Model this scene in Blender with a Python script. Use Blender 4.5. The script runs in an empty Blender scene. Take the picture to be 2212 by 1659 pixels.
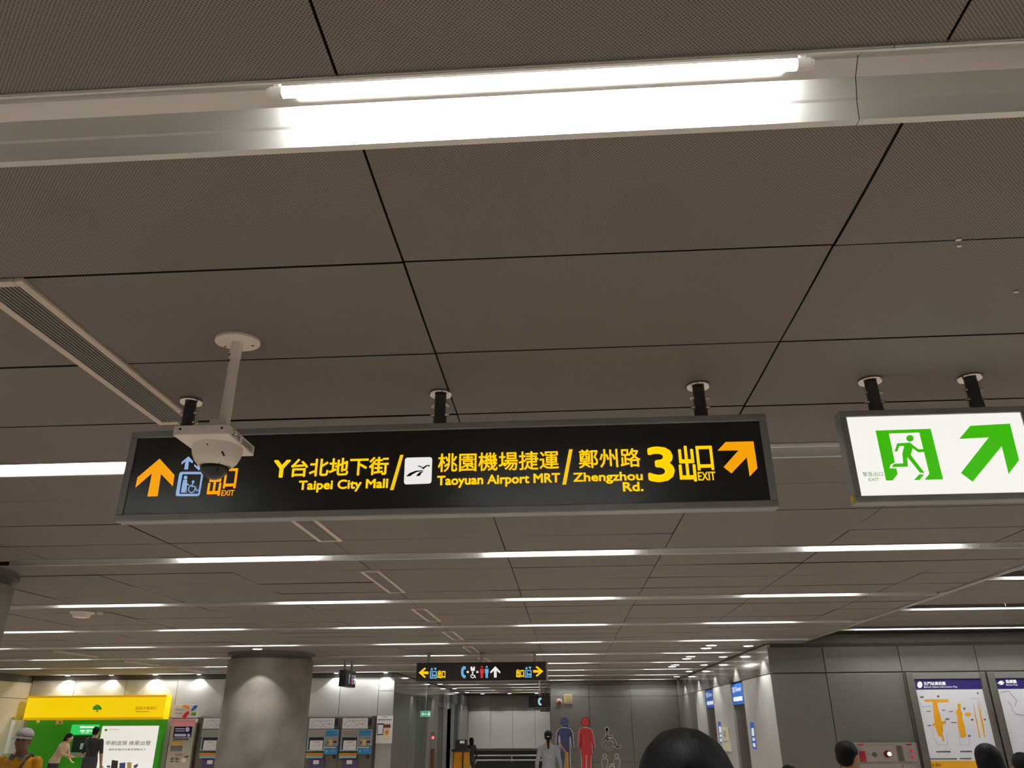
import bpy, bmesh, math, random
from mathutils import Vector, Matrix
random.seed(7)
PI = math.pi
C = bpy.context.scene.collection
SC = bpy.context.scene

# ---------------------------------------------------------------- camera, world, exposure
YAW, PITCH, ROLL = -0.063, 0.4164, -0.0058
F_PX, PX, PY, W_PX = 1661.0, 1106.0, 829.5, 2212.0
CAMZ = 1.65
def _axes():
    cy, sy, cp, sp = math.cos(YAW), math.sin(YAW), math.cos(PITCH), math.sin(PITCH)
    fwd = Vector((sy*cp, cy*cp, sp)); right = Vector((cy, -sy, 0)); up = right.cross(fwd)
    c, s = math.cos(ROLL), math.sin(ROLL)
    return c*right+s*up, -s*right+c*up, fwd
RT, UP, FW = _axes()
cam_d = bpy.data.cameras.new('camera'); cam = bpy.data.objects.new('camera', cam_d); C.objects.link(cam)
m = Matrix((RT, UP, -FW)).transposed().to_4x4(); m.translation = (0, 0, CAMZ)
cam.matrix_world = m
cam_d.sensor_width = 36.0; cam_d.lens = 36.0*F_PX/W_PX; cam_d.clip_start = 0.05; cam_d.clip_end = 200
SC.camera = cam
world = bpy.data.worlds.new('world'); SC.world = world; world.use_nodes = True
world.node_tree.nodes['Background'].inputs[0].default_value = (0.02, 0.02, 0.022, 1)
world.node_tree.nodes['Background'].inputs[1].default_value = 1.0
SC.view_settings.view_transform = 'Standard'; SC.view_settings.look = 'None'
SC.view_settings.gamma = 1; SC.view_settings.use_curve_mapping = False
SC.view_settings.exposure = 0.0
TUBE_EMIT = 115.0
SC.cycles.max_bounces = 6; SC.cycles.diffuse_bounces = 4; SC.cycles.glossy_bounces = 3; SC.cycles.transmission_bounces = 4
SC.cycles.caustics_reflective = True; SC.cycles.sample_clamp_indirect = 8.0

# ---------------------------------------------------------------- pixel -> place helpers
def ray(x, y): return RT*((x-PX)/F_PX) - UP*((y-PY)/F_PX) + FW
def on_y(x, y, c):
    d = ray(x, y)*1.0; k = c/d.y; return Vector((d.x*k, c, CAMZ+d.z*k))
def on_x(x, y, c):
    d = ray(x, y); k = c/d.x; return Vector((c, d.y*k, CAMZ+d.z*k))
class PlaneY:                       # wall or sign facing the camera at depth y
    def __init__(s, c): s.c = c
    def uv(s, x, y): p = on_y(x, y, s.c); return p.x, p.z
    def pt(s, u, v, d=0): return Vector((u, s.c-d, v))
class PlaneX:                       # wall at constant x; sgn = direction of its front
    def __init__(s, c, sgn): s.c = c; s.sgn = sgn
    def uv(s, x, y): p = on_x(x, y, s.c); return p.y*s.sgn, p.z
    def pt(s, u, v, d=0): return Vector((s.c+s.sgn*d, u*s.sgn, v))
class Crop:                         # coordinates read in an enlarged view of the photograph
    def __init__(s, x0, y0, k): s.x0, s.y0, s.k = x0, y0, k
    def __call__(s, *pts): return [(s.x0+a/s.k, s.y0+b/s.k) for a, b in pts]

# ---------------------------------------------------------------- materials
def lin(c):
    if isinstance(c, str):
        c = [int(c[i:i+2], 16)/255 for i in (1, 3, 5)]
        c = [x/12.92 if x <= 0.04045 else ((x+0.055)/1.055)**2.4 for x in c]
    return (c[0], c[1], c[2], 1)
MATS = {}
def mat(name, col, rough=0.5, metal=0.0, emit=0.0, noise=0.06, scale=9.0, spec=0.5, bump=0.0, bscale=60.0, stretch=None, trans=0.0, alpha=1.0):
    if name in MATS: return MATS[name]
    M = bpy.data.materials.new(name); M.use_nodes = True; MATS[name] = M
    nt = M.node_tree; b = nt.nodes['Principled BSDF']; L = nt.links.new
    col = lin(col)
    b.inputs['Base Color'].default_value = col
    b.inputs['Roughness'].default_value = rough; b.inputs['Metallic'].default_value = metal
    b.inputs['Specular IOR Level'].default_value = spec
    if trans: b.inputs['Transmission Weight'].default_value = trans
    if alpha < 1: b.inputs['Alpha'].default_value = alpha
    tc = nt.nodes.new('ShaderNodeTexCoord'); mp = nt.nodes.new('ShaderNodeMapping')
    L(tc.outputs['Object'], mp.inputs['Vector'])
    if stretch: mp.inputs['Scale'].default_value = stretch
    if noise:
        n = nt.nodes.new('ShaderNodeTexNoise'); n.inputs['Scale'].default_value = scale; n.inputs['Detail'].default_value = 5
        L(mp.outputs['Vector'], n.inputs['Vector'])
        r = nt.nodes.new('ShaderNodeMapRange'); r.inputs['From Min'].default_value = 0.25; r.inputs['From Max'].default_value = 0.75
        r.inputs['To Min'].default_value = 1-noise; r.inputs['To Max'].default_value = 1+noise
        L(n.outputs['Fac'], r.inputs['Value'])
        x = nt.nodes.new('ShaderNodeMix'); x.data_type = 'RGBA'; x.blend_type = 'MULTIPLY'; x.inputs[0].default_value = 1
        x.inputs[6].default_value = col; L(r.outputs['Result'], x.inputs[7])
        L(x.outputs[2], b.inputs['Base Color'])
    if 0 < emit < 5:
        q = 1-.72*min(1, emit); dim = (col[0]*q, col[1]*q, col[2]*q, 1); b.inputs['Base Color'].default_value = dim
        if noise: x.inputs[6].default_value = dim
    if emit:
        b.inputs['Emission Color'].default_value = col; b.inputs['Emission Strength'].default_value = emit
    if bump:
        n2 = nt.nodes.new('ShaderNodeTexNoise'); n2.inputs['Scale'].default_value = bscale; n2.inputs['Detail'].default_value = 4
        L(mp.outputs['Vector'], n2.inputs['Vector'])
        bm_ = nt.nodes.new('ShaderNodeBump'); bm_.inputs['Strength'].default_value = bump; bm_.inputs['Distance'].default_value = 0.01
        L(n2.outputs['Fac'], bm_.inputs['Height']); L(bm_.outputs['Normal'], b.inputs['Normal'])
    return M
def perforated(name, col, hole, period, rough=0.45):
    M = mat(name, col, rough, 0.0, noise=0.05, scale=1.3, spec=0.2)
    nt = M.node_tree; L = nt.links.new; b = nt.nodes['Principled BSDF']
    tc = nt.nodes.new('ShaderNodeTexCoord'); mp = nt.nodes.new('ShaderNodeMapping')
    mp.inputs['Rotation'].default_value = (0, 0, PI/4); k = 2*PI/period; mp.inputs['Scale'].default_value = (k, k, k)
    L(tc.outputs['Object'], mp.inputs['Vector'])
    sp = nt.nodes.new('ShaderNodeSeparateXYZ'); L(mp.outputs['Vector'], sp.inputs[0])
    def mth(op, a, b_=None):
        n = nt.nodes.new('ShaderNodeMath'); n.operation = op
        for i, v in enumerate((a, b_)):
            if v is None: continue
            if hasattr(v, 'links'): L(v, n.inputs[i])
            else: n.inputs[i].default_value = v
        return n.outputs[0]
    s = mth('ADD', mth('SINE', sp.outputs[0]), mth('SINE', sp.outputs[1]))
    r = nt.nodes.new('ShaderNodeMapRange'); L(s, r.inputs['Value'])
    r.inputs['From Min'].default_value = 0.3; r.inputs['From Max'].default_value = 1.0
    x = nt.nodes.new('ShaderNodeMix'); x.data_type = 'RGBA'
    L(r.outputs['Result'], x.inputs[0])
    old = b.inputs['Base Color'].links[0].from_socket
    L(old, x.inputs[6]); x.inputs[7].default_value = lin(hole); L(x.outputs[2], b.inputs['Base Color'])
    return M

CEIL = perforated('ceiling_perforated_metal', (0.232, 0.209, 0.190), (0.086, 0.077, 0.070), 0.0065, 0.62)
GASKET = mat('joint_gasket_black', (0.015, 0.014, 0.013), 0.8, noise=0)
ALU = mat('brushed_aluminium', (0.62, 0.62, 0.60), 0.30, 0.85, noise=0.05, stretch=(0.4, 8, 8), scale=6)
ALU2 = mat('lamp_reflector', (0.66, 0.66, 0.64), 0.36, 0.80, noise=0.04, stretch=(0.5, 6, 6), scale=5, bump=0.03, bscale=4)
POLISH = mat('mirror_aluminium', (0.60, 0.60, 0.58), 0.13, 1.0, noise=0.03, stretch=(0.5, 6, 6), scale=5)
TUBE = mat('tube_glow', (1.0, 0.985, 0.95), 0.4, emit=TUBE_EMIT, noise=0)
TUBE_CAP = mat('tube_cap', (0.62, 0.60, 0.55), 0.35, noise=0.03)
VENTM = mat('vent_frame_paint', (0.62, 0.55, 0.48), 0.45, noise=0.05)
SLAT = mat('vent_slat_paint', (0.22, 0.20, 0.18), 0.45, noise=0.05)
BLACK = mat('black_matte', (0.012, 0.012, 0.012), 0.6, noise=0.1)
FRAME = mat('sign_frame_metal', (0.30, 0.308, 0.305), 0.42, 0.35, noise=0.08, scale=14)
FACE = mat('sign_black_face', (0.017, 0.016, 0.016), 0.25, noise=0.08, spec=0.5)
POSTM = mat('dark_post_paint', (0.045, 0.048, 0.05), 0.35, 0.3, noise=0.1)
CHROME = mat('polished_steel', (0.66, 0.64, 0.60), 0.16, 1.0, noise=0.03)
STEEL = mat('satin_steel', (0.46, 0.455, 0.44), 0.33, 0.75, noise=0.05, stretch=(1, 1, 4))
WHITEP = mat('white_plastic', (0.86, 0.82, 0.77), 0.38, noise=0.06, scale=5)
YEL = mat('sign_yellow', '#ffd000', 0.4, emit=0.84, noise=0)
ORG = mat('sign_amber', '#fba800', 0.4, emit=0.86, noise=0)
LBLU = mat('sign_light_blue', '#94b4e0', 0.4, emit=0.85, noise=0)
WHT = mat('sign_white', '#f4f2ee', 0.4, emit=0.85, noise=0)
EXITW = mat('exit_white_light', '#f6f4ee', 0.4, emit=0.95, noise=0)
GRN = mat('exit_green', '#3fc400', 0.4, emit=0.75, noise=0)
GRN2 = mat('exit_small_green', '#8fbf80', 0.4, emit=0.5, noise=0)
CONC = mat('concrete_column', (0.185, 0.170, 0.145), 0.75, noise=0.32, scale=2.6, bump=0.25, bscale=30)
FLOOR = mat('granite_floor', (0.73, 0.62, 0.525), 0.55, noise=0.12, scale=30)
PANEL = mat('wall_panel_light', (0.42, 0.42, 0.41), 0.42, 0.2, noise=0.03)
PANELD = mat('wall_panel_grey', (0.165, 0.162, 0.148), 0.38, 0.35, noise=0.05)
PANELB = mat('wall_panel_beige', (0.62, 0.56, 0.45), 0.45, noise=0.04)
WALLBASE = mat('wall_core_dark', (0.06, 0.058, 0.055), 0.7, noise=0.1)
GLOSSP = mat('wall_panel_gloss', (0.55, 0.55, 0.53), 0.12, 0.75, noise=0.04, bump=0.05, bscale=2.2)
DARKM = mat('dark_brown_metal', (0.10, 0.088, 0.075), 0.4, 0.3, noise=0.08)

# ---------------------------------------------------------------- mesh helpers
def tag(o, label=None, cat=None, group=None, kind=None):
    if label: o['label'] = label
    if cat: o['category'] = cat
    if group: o['group'] = group
    if kind: o['kind'] = kind
    return o
def empty(name, loc, label, cat, group=None):
    o = bpy.data.objects.new(name, None); C.objects.link(o); o.location = loc; o.empty_display_size = 0.1
    return tag(o, label, cat, group)
def link(name, me, parent=None, loc=None):
    o = bpy.data.objects.new(name, me); C.objects.link(o)
    if parent is not None:
        o.parent = parent
        if loc is None:
            if parent.parent is None: o.matrix_parent_inverse = Matrix.Translation(-parent.location)
    if loc is not None: o.location = loc
    return o
def mesh(name, verts, faces, mtl, parent=None, smooth=False, loc=None):
    me = bpy.data.meshes.new(name); me.from_pydata([tuple(v) for v in verts], [], faces); me.update()
    if mtl is not None: me.materials.append(mtl)
    if smooth: me.polygons.foreach_set('use_smooth', [True]*len(me.polygons))
    return link(name, me, parent, loc)
def bm_obj(name, bm, mtl, parent=None, smooth=False, loc=None, auto=False):
    me = bpy.data.meshes.new(name); bmesh.ops.recalc_face_normals(bm, faces=bm.faces); bm.to_mesh(me); bm.free()
    for x in (mtl if isinstance(mtl, (list, tuple)) else [mtl]): me.materials.append(x)
    if smooth: me.polygons.foreach_set('use_smooth', [True]*len(me.polygons))
    if auto: me.set_sharp_from_angle(angle=math.radians(35))
    return link(name, me, parent, loc)
def add_box(bm, x0, x1, y0, y1, z0, z1, bev=0.0):
    r = bmesh.ops.create_cube(bm, size=1)
    for v in r['verts']:
        v.co = Vector((x0+(v.co.x+.5)*(x1-x0), y0+(v.co.y+.5)*(y1-y0), z0+(v.co.z+.5)*(z1-z0)))
    if bev:
        es = list({e for v in r['verts'] for e in v.link_edges})
        bmesh.ops.bevel(bm, geom=es, offset=bev, segments=2, profile=0.5, affect='EDGES')
def box(name, x0, x1, y0, y1, z0, z1, mtl, parent=None, bev=0.0, loc=None):
    bm = bmesh.new(); add_box(bm, x0, x1, y0, y1, z0, z1, bev); return bm_obj(name, bm, mtl, parent, loc=loc)
def add_cyl(bm, p0, p1, r0, r1=None, seg=20, cap=True):
    p0, p1 = Vector(p0), Vector(p1); r1 = r0 if r1 is None else r1
    ax = (p1-p0).normalized(); t = Vector((1, 0, 0)) if abs(ax.x) < .9 else Vector((0, 1, 0))
    u = ax.cross(t).normalized(); w = ax.cross(u)
    A = [bm.verts.new(p0+(u*math.cos(2*PI*i/seg)+w*math.sin(2*PI*i/seg))*r0) for i in range(seg)]
    B = [bm.verts.new(p1+(u*math.cos(2*PI*i/seg)+w*math.sin(2*PI*i/seg))*r1) for i in range(seg)]
    for i in range(seg): bm.faces.new((A[i], A[(i+1) % seg], B[(i+1) % seg], B[i]))
    if cap: bm.faces.new(A[::-1]); bm.faces.new(B)
def cyl(name, p0, p1, r0, mtl, parent=None, r1=None, seg=20, smooth=True):
    bm = bmesh.new(); add_cyl(bm, p0, p1, r0, r1, seg); return bm_obj(name, bm, mtl, parent, smooth, auto=True)
def lathe(name, prof, centre, mtl, parent=None, seg=40, axis='z'):
    bm = bmesh.new(); rings = []
    for r, z in prof:
        rings.append([bm.verts.new(Vector(centre)+Vector((r*math.cos(2*PI*i/seg), r*math.sin(2*PI*i/seg), z))) for i in range(seg)])
    for a, b in zip(rings, rings[1:]):
        for i in range(seg): bm.faces.new((a[i], a[(i+1) % seg], b[(i+1) % seg], b[i]))
    bm.faces.new(rings[0]); bm.faces.new(rings[-1])
    return bm_obj(name, bm, mtl, parent, True, auto=True)
def tube_path(bm, pts, r, seg=10):
    pts = [Vector(p) for p in pts]
    for a, b in zip(pts, pts[1:]):
        if (b-a).length > 1e-5: add_cyl(bm, a, b, r, seg=seg)
# flat print: polygons given in pixels, laid on a plane
def flat(name, polys, plane, mtl, parent, d=0.002):
    vs, fs = [], []
    for poly in polys:
        b = len(vs); uv = [plane.uv(*p) for p in poly]
        ar = sum(uv[i][0]*uv[(i+1) % len(uv)][1]-uv[(i+1) % len(uv)][0]*uv[i][1] for i in range(len(uv)))
        if ar < 0: uv = uv[::-1]
        vs += [plane.pt(u, v, d) for u, v in uv]; fs.append(list(range(b, b+len(uv))))
    return mesh(name, vs, fs, mtl, parent)
def circ(x, y, rx, ry=None, n=20, a0=0, a1=2*PI):
    ry = rx if ry is None else ry
    return [(x+rx*math.cos(a0+(a1-a0)*i/n), y+ry*math.sin(a0+(a1-a0)*i/n)) for i in range(n)]
def stroke(pts, w):
    out = []
    for a, b in zip(pts, pts[1:]):
        dx, dy = b[0]-a[0], b[1]-a[1]; l = math.hypot(dx, dy) or 1; nx, ny = -dy/l*w/2, dx/l*w/2
        out.append([(a[0]+nx, a[1]+ny), (b[0]+nx, b[1]+ny), (b[0]-nx, b[1]-ny), (a[0]-nx, a[1]-ny)])
    for p in pts: out.append(circ(p[0], p[1], w/2, n=10))
    return out
def ring(outer, inner):
    n = len(outer); return [[outer[i], outer[(i+1) % n], inner[(i+1) % n], inner[i]] for i in range(n)]
def rrect(x0, y0, x1, y1, r, n=5):
    out = []
    for cx, cy, a in ((x1-r, y1-r, 0), (x0+r, y1-r, PI/2), (x0+r, y0+r, PI), (x1-r, y0+r, 1.5*PI)):
        out += [(cx+r*math.cos(a+PI/2*i/n), cy+r*math.sin(a+PI/2*i/n)) for i in range(n+1)]
    return out
_TX = {}
def glyphs(body):
    if body in _TX: return _TX[body]
    cu = bpy.data.curves.new('lettering', 'FONT'); cu.body = body; cu.resolution_u = 3; cu.fill_mode = 'FRONT'
    o = bpy.data.objects.new('lettering', cu); C.objects.link(o)
    dg = bpy.context.evaluated_depsgraph_get()
    me = bpy.data.meshes.new_from_object(o.evaluated_get(dg))
    vs = [v.co.copy() for v in me.vertices]; fs = [list(p.vertices) for p in me.polygons]
    bpy.data.objects.remove(o); bpy.data.curves.remove(cu); bpy.data.meshes.remove(me)
    x0, x1 = min(v.x for v in vs), max(v.x for v in vs); y0, y1 = min(v.y for v in vs), max(v.y for v in vs)
    cnt = {}
    for f in fs:
        for i, p in enumerate(f):
            e = tuple(sorted((p, f[(i+1) % len(f)]))); cnt[e] = cnt.get(e, 0)+1
    r = ([((v.x-x0)/(x1-x0), (v.y-y0)/(y1-y0)) for v in vs], fs, [e for e, n in cnt.items() if n == 1]); _TX[body] = r; return r
def bold(uv, fs, rim, w):          # thickens printed letters by running a line of width w along their outline
    uv, fs = list(uv), [list(f) for f in fs]
    done = set()
    for a, b in rim:
        (x0, y0), (x1, y1) = uv[a], uv[b]; l = math.hypot(x1-x0, y1-y0)
        if l > 1e-7:
            nx, ny = -(y1-y0)/l*w/2, (x1-x0)/l*w/2; k = len(uv)
            uv += [(x0+nx, y0+ny), (x0-nx, y0-ny), (x1-nx, y1-ny), (x1+nx, y1+ny)]; fs.append([k, k+1, k+2, k+3])
        for p in (a, b):
            if p not in done:
                done.add(p); k = len(uv); uv += circ(uv[p][0], uv[p][1], w/2, n=6); fs.append(list(range(k, k+6)))
    return uv, fs
def text(name, body, left, right, top, bottom, plane, mtl, parent, off=0.0, d=0.002):
    g, fs, rim = glyphs(body)
    u0, u1 = plane.uv(*left)[0], plane.uv(*right)[0]; v1, v0 = plane.uv(*top)[1], plane.uv(*bottom)[1]
    w = off*(v1-v0); u0 += w/2; u1 -= w/2; v0 += w/2; v1 -= w/2
    uv = [(u0+a*(u1-u0), v0+b*(v1-v0)) for a, b in g]
    if off: uv, fs = bold(uv, fs, rim, w)
    return mesh(name, [plane.pt(a, b, d) for a, b in uv], fs, mtl, parent)
def textr(name, body, x0, y0, x1, y1, plane, mtl, parent, off=0.0, d=0.002):
    xm, ym = (x0+x1)/2, (y0+y1)/2
    return text(name, body, (x0, ym), (x1, ym), (xm, y0), (xm, y1), plane, mtl, parent, off, d)
# a box standing proud of a plane, its rectangle read in pixels
def pbox(name, x0, y0, x1, y1, plane, depth, mtl, parent, bev=0.0, back=0.0, rect=None):
    xm, ym = (x0+x1)/2, (y0+y1)/2
    if rect: u0, u1, v0, v1 = rect
    else: u0, u1, v1, v0 = plane.uv(x0, ym)[0], plane.uv(x1, ym)[0], plane.uv(xm, y0)[1], plane.uv(xm, y1)[1]
    a, b = plane.pt(u0, v0, -back), plane.pt(u1, v1, depth)
    lo = [min(a[i], b[i]) for i in range(3)]; hi = [max(a[i], b[i]) for i in range(3)]
    return box(name, lo[0], hi[0], lo[1], hi[1], lo[2], hi[2], mtl, parent, bev)
def ordinal(n): return ['first', 'second', 'third', 'fourth', 'fifth', 'sixth', 'seventh', 'eighth', 'ninth', 'tenth', 'eleventh', 'twelfth', 'thirteenth', 'fourteenth', 'fifteenth', 'sixteenth'][n]

# ---------------------------------------------------------------- dimensions of the hall
ZC = CAMZ+1.25            # ceiling underside
ZR = CAMZ+1.39            # raised ceiling on the right
ROW0, ROWD = 1.30, 2.44   # light rows
JX0, JXD = -0.44, 1.245   # panel joints across
PNL = 0.61
XL, XTRIM, XLIFT = -14.2, 4.02, 3.45
YB, YWL, YWR, YWC, YEND = -4.0, 21.1, 14.1, 26.1, 37.5
XCOR, XWC = -4.42, -0.50

# ---------------------------------------------------------------- floor and walls
floor_o = tag(box('floor', XL-0.3, 9.3, YB-.3, YEND+.3, -0.2, 0, FLOOR), 'pale granite concourse floor', kind='structure')
def wall(name, x0, x1, y0, y1, z0, z1, label, m_=None):
    return tag(box(name, x0, x1, y0, y1, z0, z1, m_ or WALLBASE), label, kind='structure')
def panel_y(par, x0, x1, z0, z1, y, mtl, g=0.006, t=0.02):
    return box('wall_panel', x0+g, x1-g, y-t, y, z0+g, z1-g, mtl, par, bev=0.003)
def panel_x(par, y0, y1, z0, z1, x, sgn, mtl, g=0.006, t=0.02):
    a, b = sorted((x, x+sgn*t)); return box('wall_panel', a, b, y0+g, y1-g, z0+g, z1-g, mtl, par, bev=0.003)
w = wall('wall_back_left', XL, XCOR-.025, YWL+.02, YWL+.4, 0, ZC+.3, 'light grey panel wall behind the bank kiosk and ticket machines')
zj = CAMZ+.20
xs = [XL, -13.0, -11.6, -10.2, -8.95, -7.9, -6.87, -5.84, -4.83, XCOR]
for a, b in zip(xs, xs[1:]):
    if b > -4.5:
        panel_y(w, a, b, CAMZ+.80, ZC-.12, YWL+.02, PANEL); panel_y(w, a, b, zj, CAMZ+.80, YWL+.02, PANEL); panel_y(w, a, b, 0, zj, YWL+.02, PANEL)
    else:
        panel_y(w, a, b, zj, ZC-.12, YWL+.02, PANEL); panel_y(w, a, b, 0, zj, YWL+.02, PANEL if a < -10.3 else DARKM)
panel_y(w, XL, XCOR, ZC-.115, ZC+.05, YWL+.05, PANELD)
w = wall('wall_left', XL-.4, XL-.02, YB, YWL+.4, 0, ZC+.3, 'beige panelled side wall beside the bank kiosk')
for a, b, z0, z1 in ((19.75, YWL, 0, 2.33), (19.75, YWL, 2.33, 2.72), (17.6, 19.75, 2.33, 2.72), (12, 17.6, 0, 2.72), (6, 12, 0, 2.72), (0, 6, 0, 2.72), (YB, 0, 0, 2.72)):
    panel_x(w, a, b, z0, z1, XL-.02, 1, PANELB)
tag(box('door_1', XL-.05, XL-.015, 17.7, 19.7, 0, 2.31, DARKM), 'dark doorway in the beige side wall', kind='structure')
w = wall('wall_corridor', XCOR-.4, XCOR-.02, YWL+.42, YEND, 0, ZC+.3, 'glossy metal panel wall along the corridor')
cy = [YWL+.02, 23.2, 25.4, 27.6, 29.8, 31.8, 34.0, YEND]
for i, (a, b) in enumerate(zip(cy, cy[1:])):
    panel_x(w, a, b, 2.41, ZC-.02, XCOR-.02, 1, GLOSSP)
    if i in (3, 5):
        panel_x(w, a, a+1.0, 0, 2.41, XCOR-.02, 1, PANELD); panel_x(w, a+1.0, b, 2.2 if i == 3 else 2.40, 2.41, XCOR-.02, 1, PANELD)
    else: panel_x(w, a, b, 0, 2.41, XCOR-.02, 1, PANELD)
tag(box('door_2', XCOR-.02, XCOR, 30.82, 31.78, 0, 2.19, DARKM), 'nearer dark doorway in the corridor wall', kind='structure')
tag(box('door_3', XCOR-.02, XCOR, 32.82, 33.98, 0, 2.39, BLACK), 'farther dark doorway in the corridor wall', kind='structure')
w = wall('wall_corridor_end', XCOR-.4, XWC+.4, YEND, YEND+.3, 0, ZC+.3, 'grey panel wall closing the far end of the corridor')
for i in range(4):
    a = XCOR+i*1.0; panel_y(w, a, a+1.0, 2.2, 2.86, YEND, PANELD); panel_y(w, a, a+1.0, 0, 2.2, YEND, PANEL)
w = wall('wall_centre', XWC, XLIFT+.4, YWC+.02, YEND, 0, ZC+.3, 'grey panel wall with the large toilet figures')
for a, b in ((XWC, .72), (.72, 2.0), (2.0, XLIFT)):
    panel_y(w, a, b, 2.42, 2.76, YWC+.02, PANELD); panel_y(w, a, b, .58, 2.42, YWC+.02, PANELD); panel_y(w, a, b, 0, .58, YWC+.02, PANELD)
panel_x(w, YWC+.03, YEND, 0, 2.8, XWC, -1, PANELD)
panel_y(w, XWC, XLIFT, 2.77, ZC+.02, YWC+.03, DARKM)
w = wall('wall_lift', XLIFT+.06, XLIFT+.5, YWR+.41, YWC+.02, 0, ZC+.3, 'light metal wall with two lift doors')
LZ = 2.405
lifts = ((16.40, 17.60), (19.75, 20.90))
edges = [YWR, 16.40, 17.60, 19.75, 20.90, 22.5, 24.3, YWC]
for a, b in zip(edges, edges[1:]):
    if (a, b) in lifts: continue
    t = .06
    panel_x(w, a, b, 0, LZ, XLIFT+.06, -1, PANELD if a > 22 else PANEL, t=t)
for i in range(6):
    a = YWR+i*2.0; panel_x(w, a, a+2.0, LZ, ZC-.02, XLIFT+.06, -1, GLOSSP, t=.06)
w = wall('wall_right_back', XLIFT+.07, 9.3, YWR+.02, YWR+.4, 0, ZR+.3, 'dim grey panel wall with the station maps')
xs = [XLIFT, 4.37, 5.62, 6.87, 8.12, 9.3]
for a, b in zip(xs, xs[1:]):
    panel_y(w, a, b, 2.415, 2.83, YWR+.02, PANELD); panel_y(w, a, b, 0, 2.405, YWR+.02, PANELD)
panel_y(w, XLIFT, 9.3, 2.87, ZR, YWR+.015, DARKM, t=.01)
wall('wall_right', 9.0, 9.3, YB, YWR, 0, ZR+.3, 'grey side wall of the raised bay', PANELD)
wall('wall_rear', XL, 9.3, YB-.3, YB, 0, ZR+.3, 'grey wall behind the viewpoint', PANELD)

# ---------------------------------------------------------------- ceiling with its panels
ceil = tag(box('ceiling', XL, 9.3, YB, YEND, ZC+.34, ZC+.44, WALLBASE), 'dark perforated metal panel ceiling', kind='structure')
def panel_mesh(w_, d_, name):
    bm = bmesh.new(); n = 4; g = 0.0029; sag = 0.0022
    rows = []
    for i in range(n+1):
        gy = .0046; y = -d_/2+gy+(d_-2*gy)*i/n; z = -sag*(1-(2*i/n-1)**2)
        rows.append((bm.verts.new((-w_/2+g, y, z)), bm.verts.new((w_/2-g, y, z))))
    for a, b in zip(rows, rows[1:]): f = bm.faces.new((a[0], b[0], b[1], a[1])); f.smooth = True
    up = .022
    T = [bm.verts.new((v.co.x, v.co.y, up)) for v in (rows[0][0], rows[0][1], rows[-1][1], rows[-1][0])]
    rows = [(bm.verts.new(a.co), bm.verts.new(b.co)) for a, b in rows]
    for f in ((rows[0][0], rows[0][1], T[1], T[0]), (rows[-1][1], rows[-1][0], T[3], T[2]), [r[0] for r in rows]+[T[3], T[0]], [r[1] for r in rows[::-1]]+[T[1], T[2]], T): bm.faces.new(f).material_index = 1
    bmesh.ops.recalc_face_normals(bm, faces=bm.faces)
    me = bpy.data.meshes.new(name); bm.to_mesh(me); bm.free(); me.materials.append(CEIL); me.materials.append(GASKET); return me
spots = []
TR = 0.105
def x_range(y):
    if y < YWR: return XL, XTRIM-.02
    if y < YWL: return XL, XLIFT
    if y < YWC: return XCOR, XLIFT
    return XCOR, XWC
for k in range(-2, 15):
    yb = ROW0+ROWD*k
    segs = [(yb+TR, yb+PNL), (yb+PNL, yb+2*PNL), (yb+2*PNL, yb+3*PNL), (yb+3*PNL, yb+ROWD-TR)]
    for a, b in segs:
        if a < YB or b > YEND: continue
        x0, x1 = x_range((a+b)/2)
        n = math.ceil((x0-JX0)/JXD); cuts = [x0]
        while JX0+n*JXD < x1-.02:
            if JX0+n*JXD > x0+.02: cuts.append(JX0+n*JXD)
            n += 1
        cuts.append(x1)
        for c, d in zip(cuts, cuts[1:]): spots.append(((c+d)/2, (a+b)/2, d-c, b-a))
def screen_area(s):
    p = Vector((s[0], s[1], 1.25)); z = p.dot(FW)
    if z < .2: return 0
    x, y = PX+F_PX*p.dot(RT)/z, PY-F_PX*p.dot(UP)/z
    if x < -500 or x > 2700 or y < -400: return 0
    return s[2]*s[3]*1.25/p.length**3
spots.sort(key=screen_area, reverse=True)
_PM = {}
rest_v, rest_f, rest_m = [], [], []
for i, (x, y, wd, dp) in enumerate(spots):
    key = (round(wd, 3), round(dp, 3))
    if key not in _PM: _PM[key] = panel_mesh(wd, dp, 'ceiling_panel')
    me = _PM[key]; tilt = random.gauss(0, .0028); dz = random.gauss(0, .0012)
    if i < 290:
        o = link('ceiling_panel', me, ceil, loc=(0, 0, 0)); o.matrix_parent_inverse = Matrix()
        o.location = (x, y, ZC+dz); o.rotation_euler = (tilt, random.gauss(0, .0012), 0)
    else:
        b = len(rest_v); R = Matrix.Translation((x, y, ZC+dz)) @ Matrix.Rotation(tilt, 4, 'X')
        rest_v += [R @ v.co for v in me.vertices]; rest_f += [[b+q for q in p.vertices] for p in me.polygons]; rest_m += [p.material_index for p in me.polygons]
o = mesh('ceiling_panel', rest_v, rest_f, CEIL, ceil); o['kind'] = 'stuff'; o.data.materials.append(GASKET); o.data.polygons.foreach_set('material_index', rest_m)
for px_c, py_c, sz in ((2070, 515, .008), (2071, 529, .006), (2194, 628, .008), (1808, 1021, .008)):
    d = ray(px_c, py_c); kc = 1.25/d.z; box('paint_chip', d.x*kc-sz, d.x*kc+sz, d.y*kc-sz*.6, d.y*kc+sz*.6, ZC-.006, ZC-.0035, WHITEP, ceil, bev=.001)
# raised bay ceiling on the right: plain long panels
for i in range(30):
    a = YB+i*.61
    if a+.61 > YWR: break
    k = (a+.305-ROW0)/ROWD
    if abs(k-round(k))*ROWD < .33: continue
    box('raised_ceiling_panel', XTRIM+.03, 9.0, a+.005, a+.605, ZR, ZR+.02, CEIL, ceil)
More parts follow.
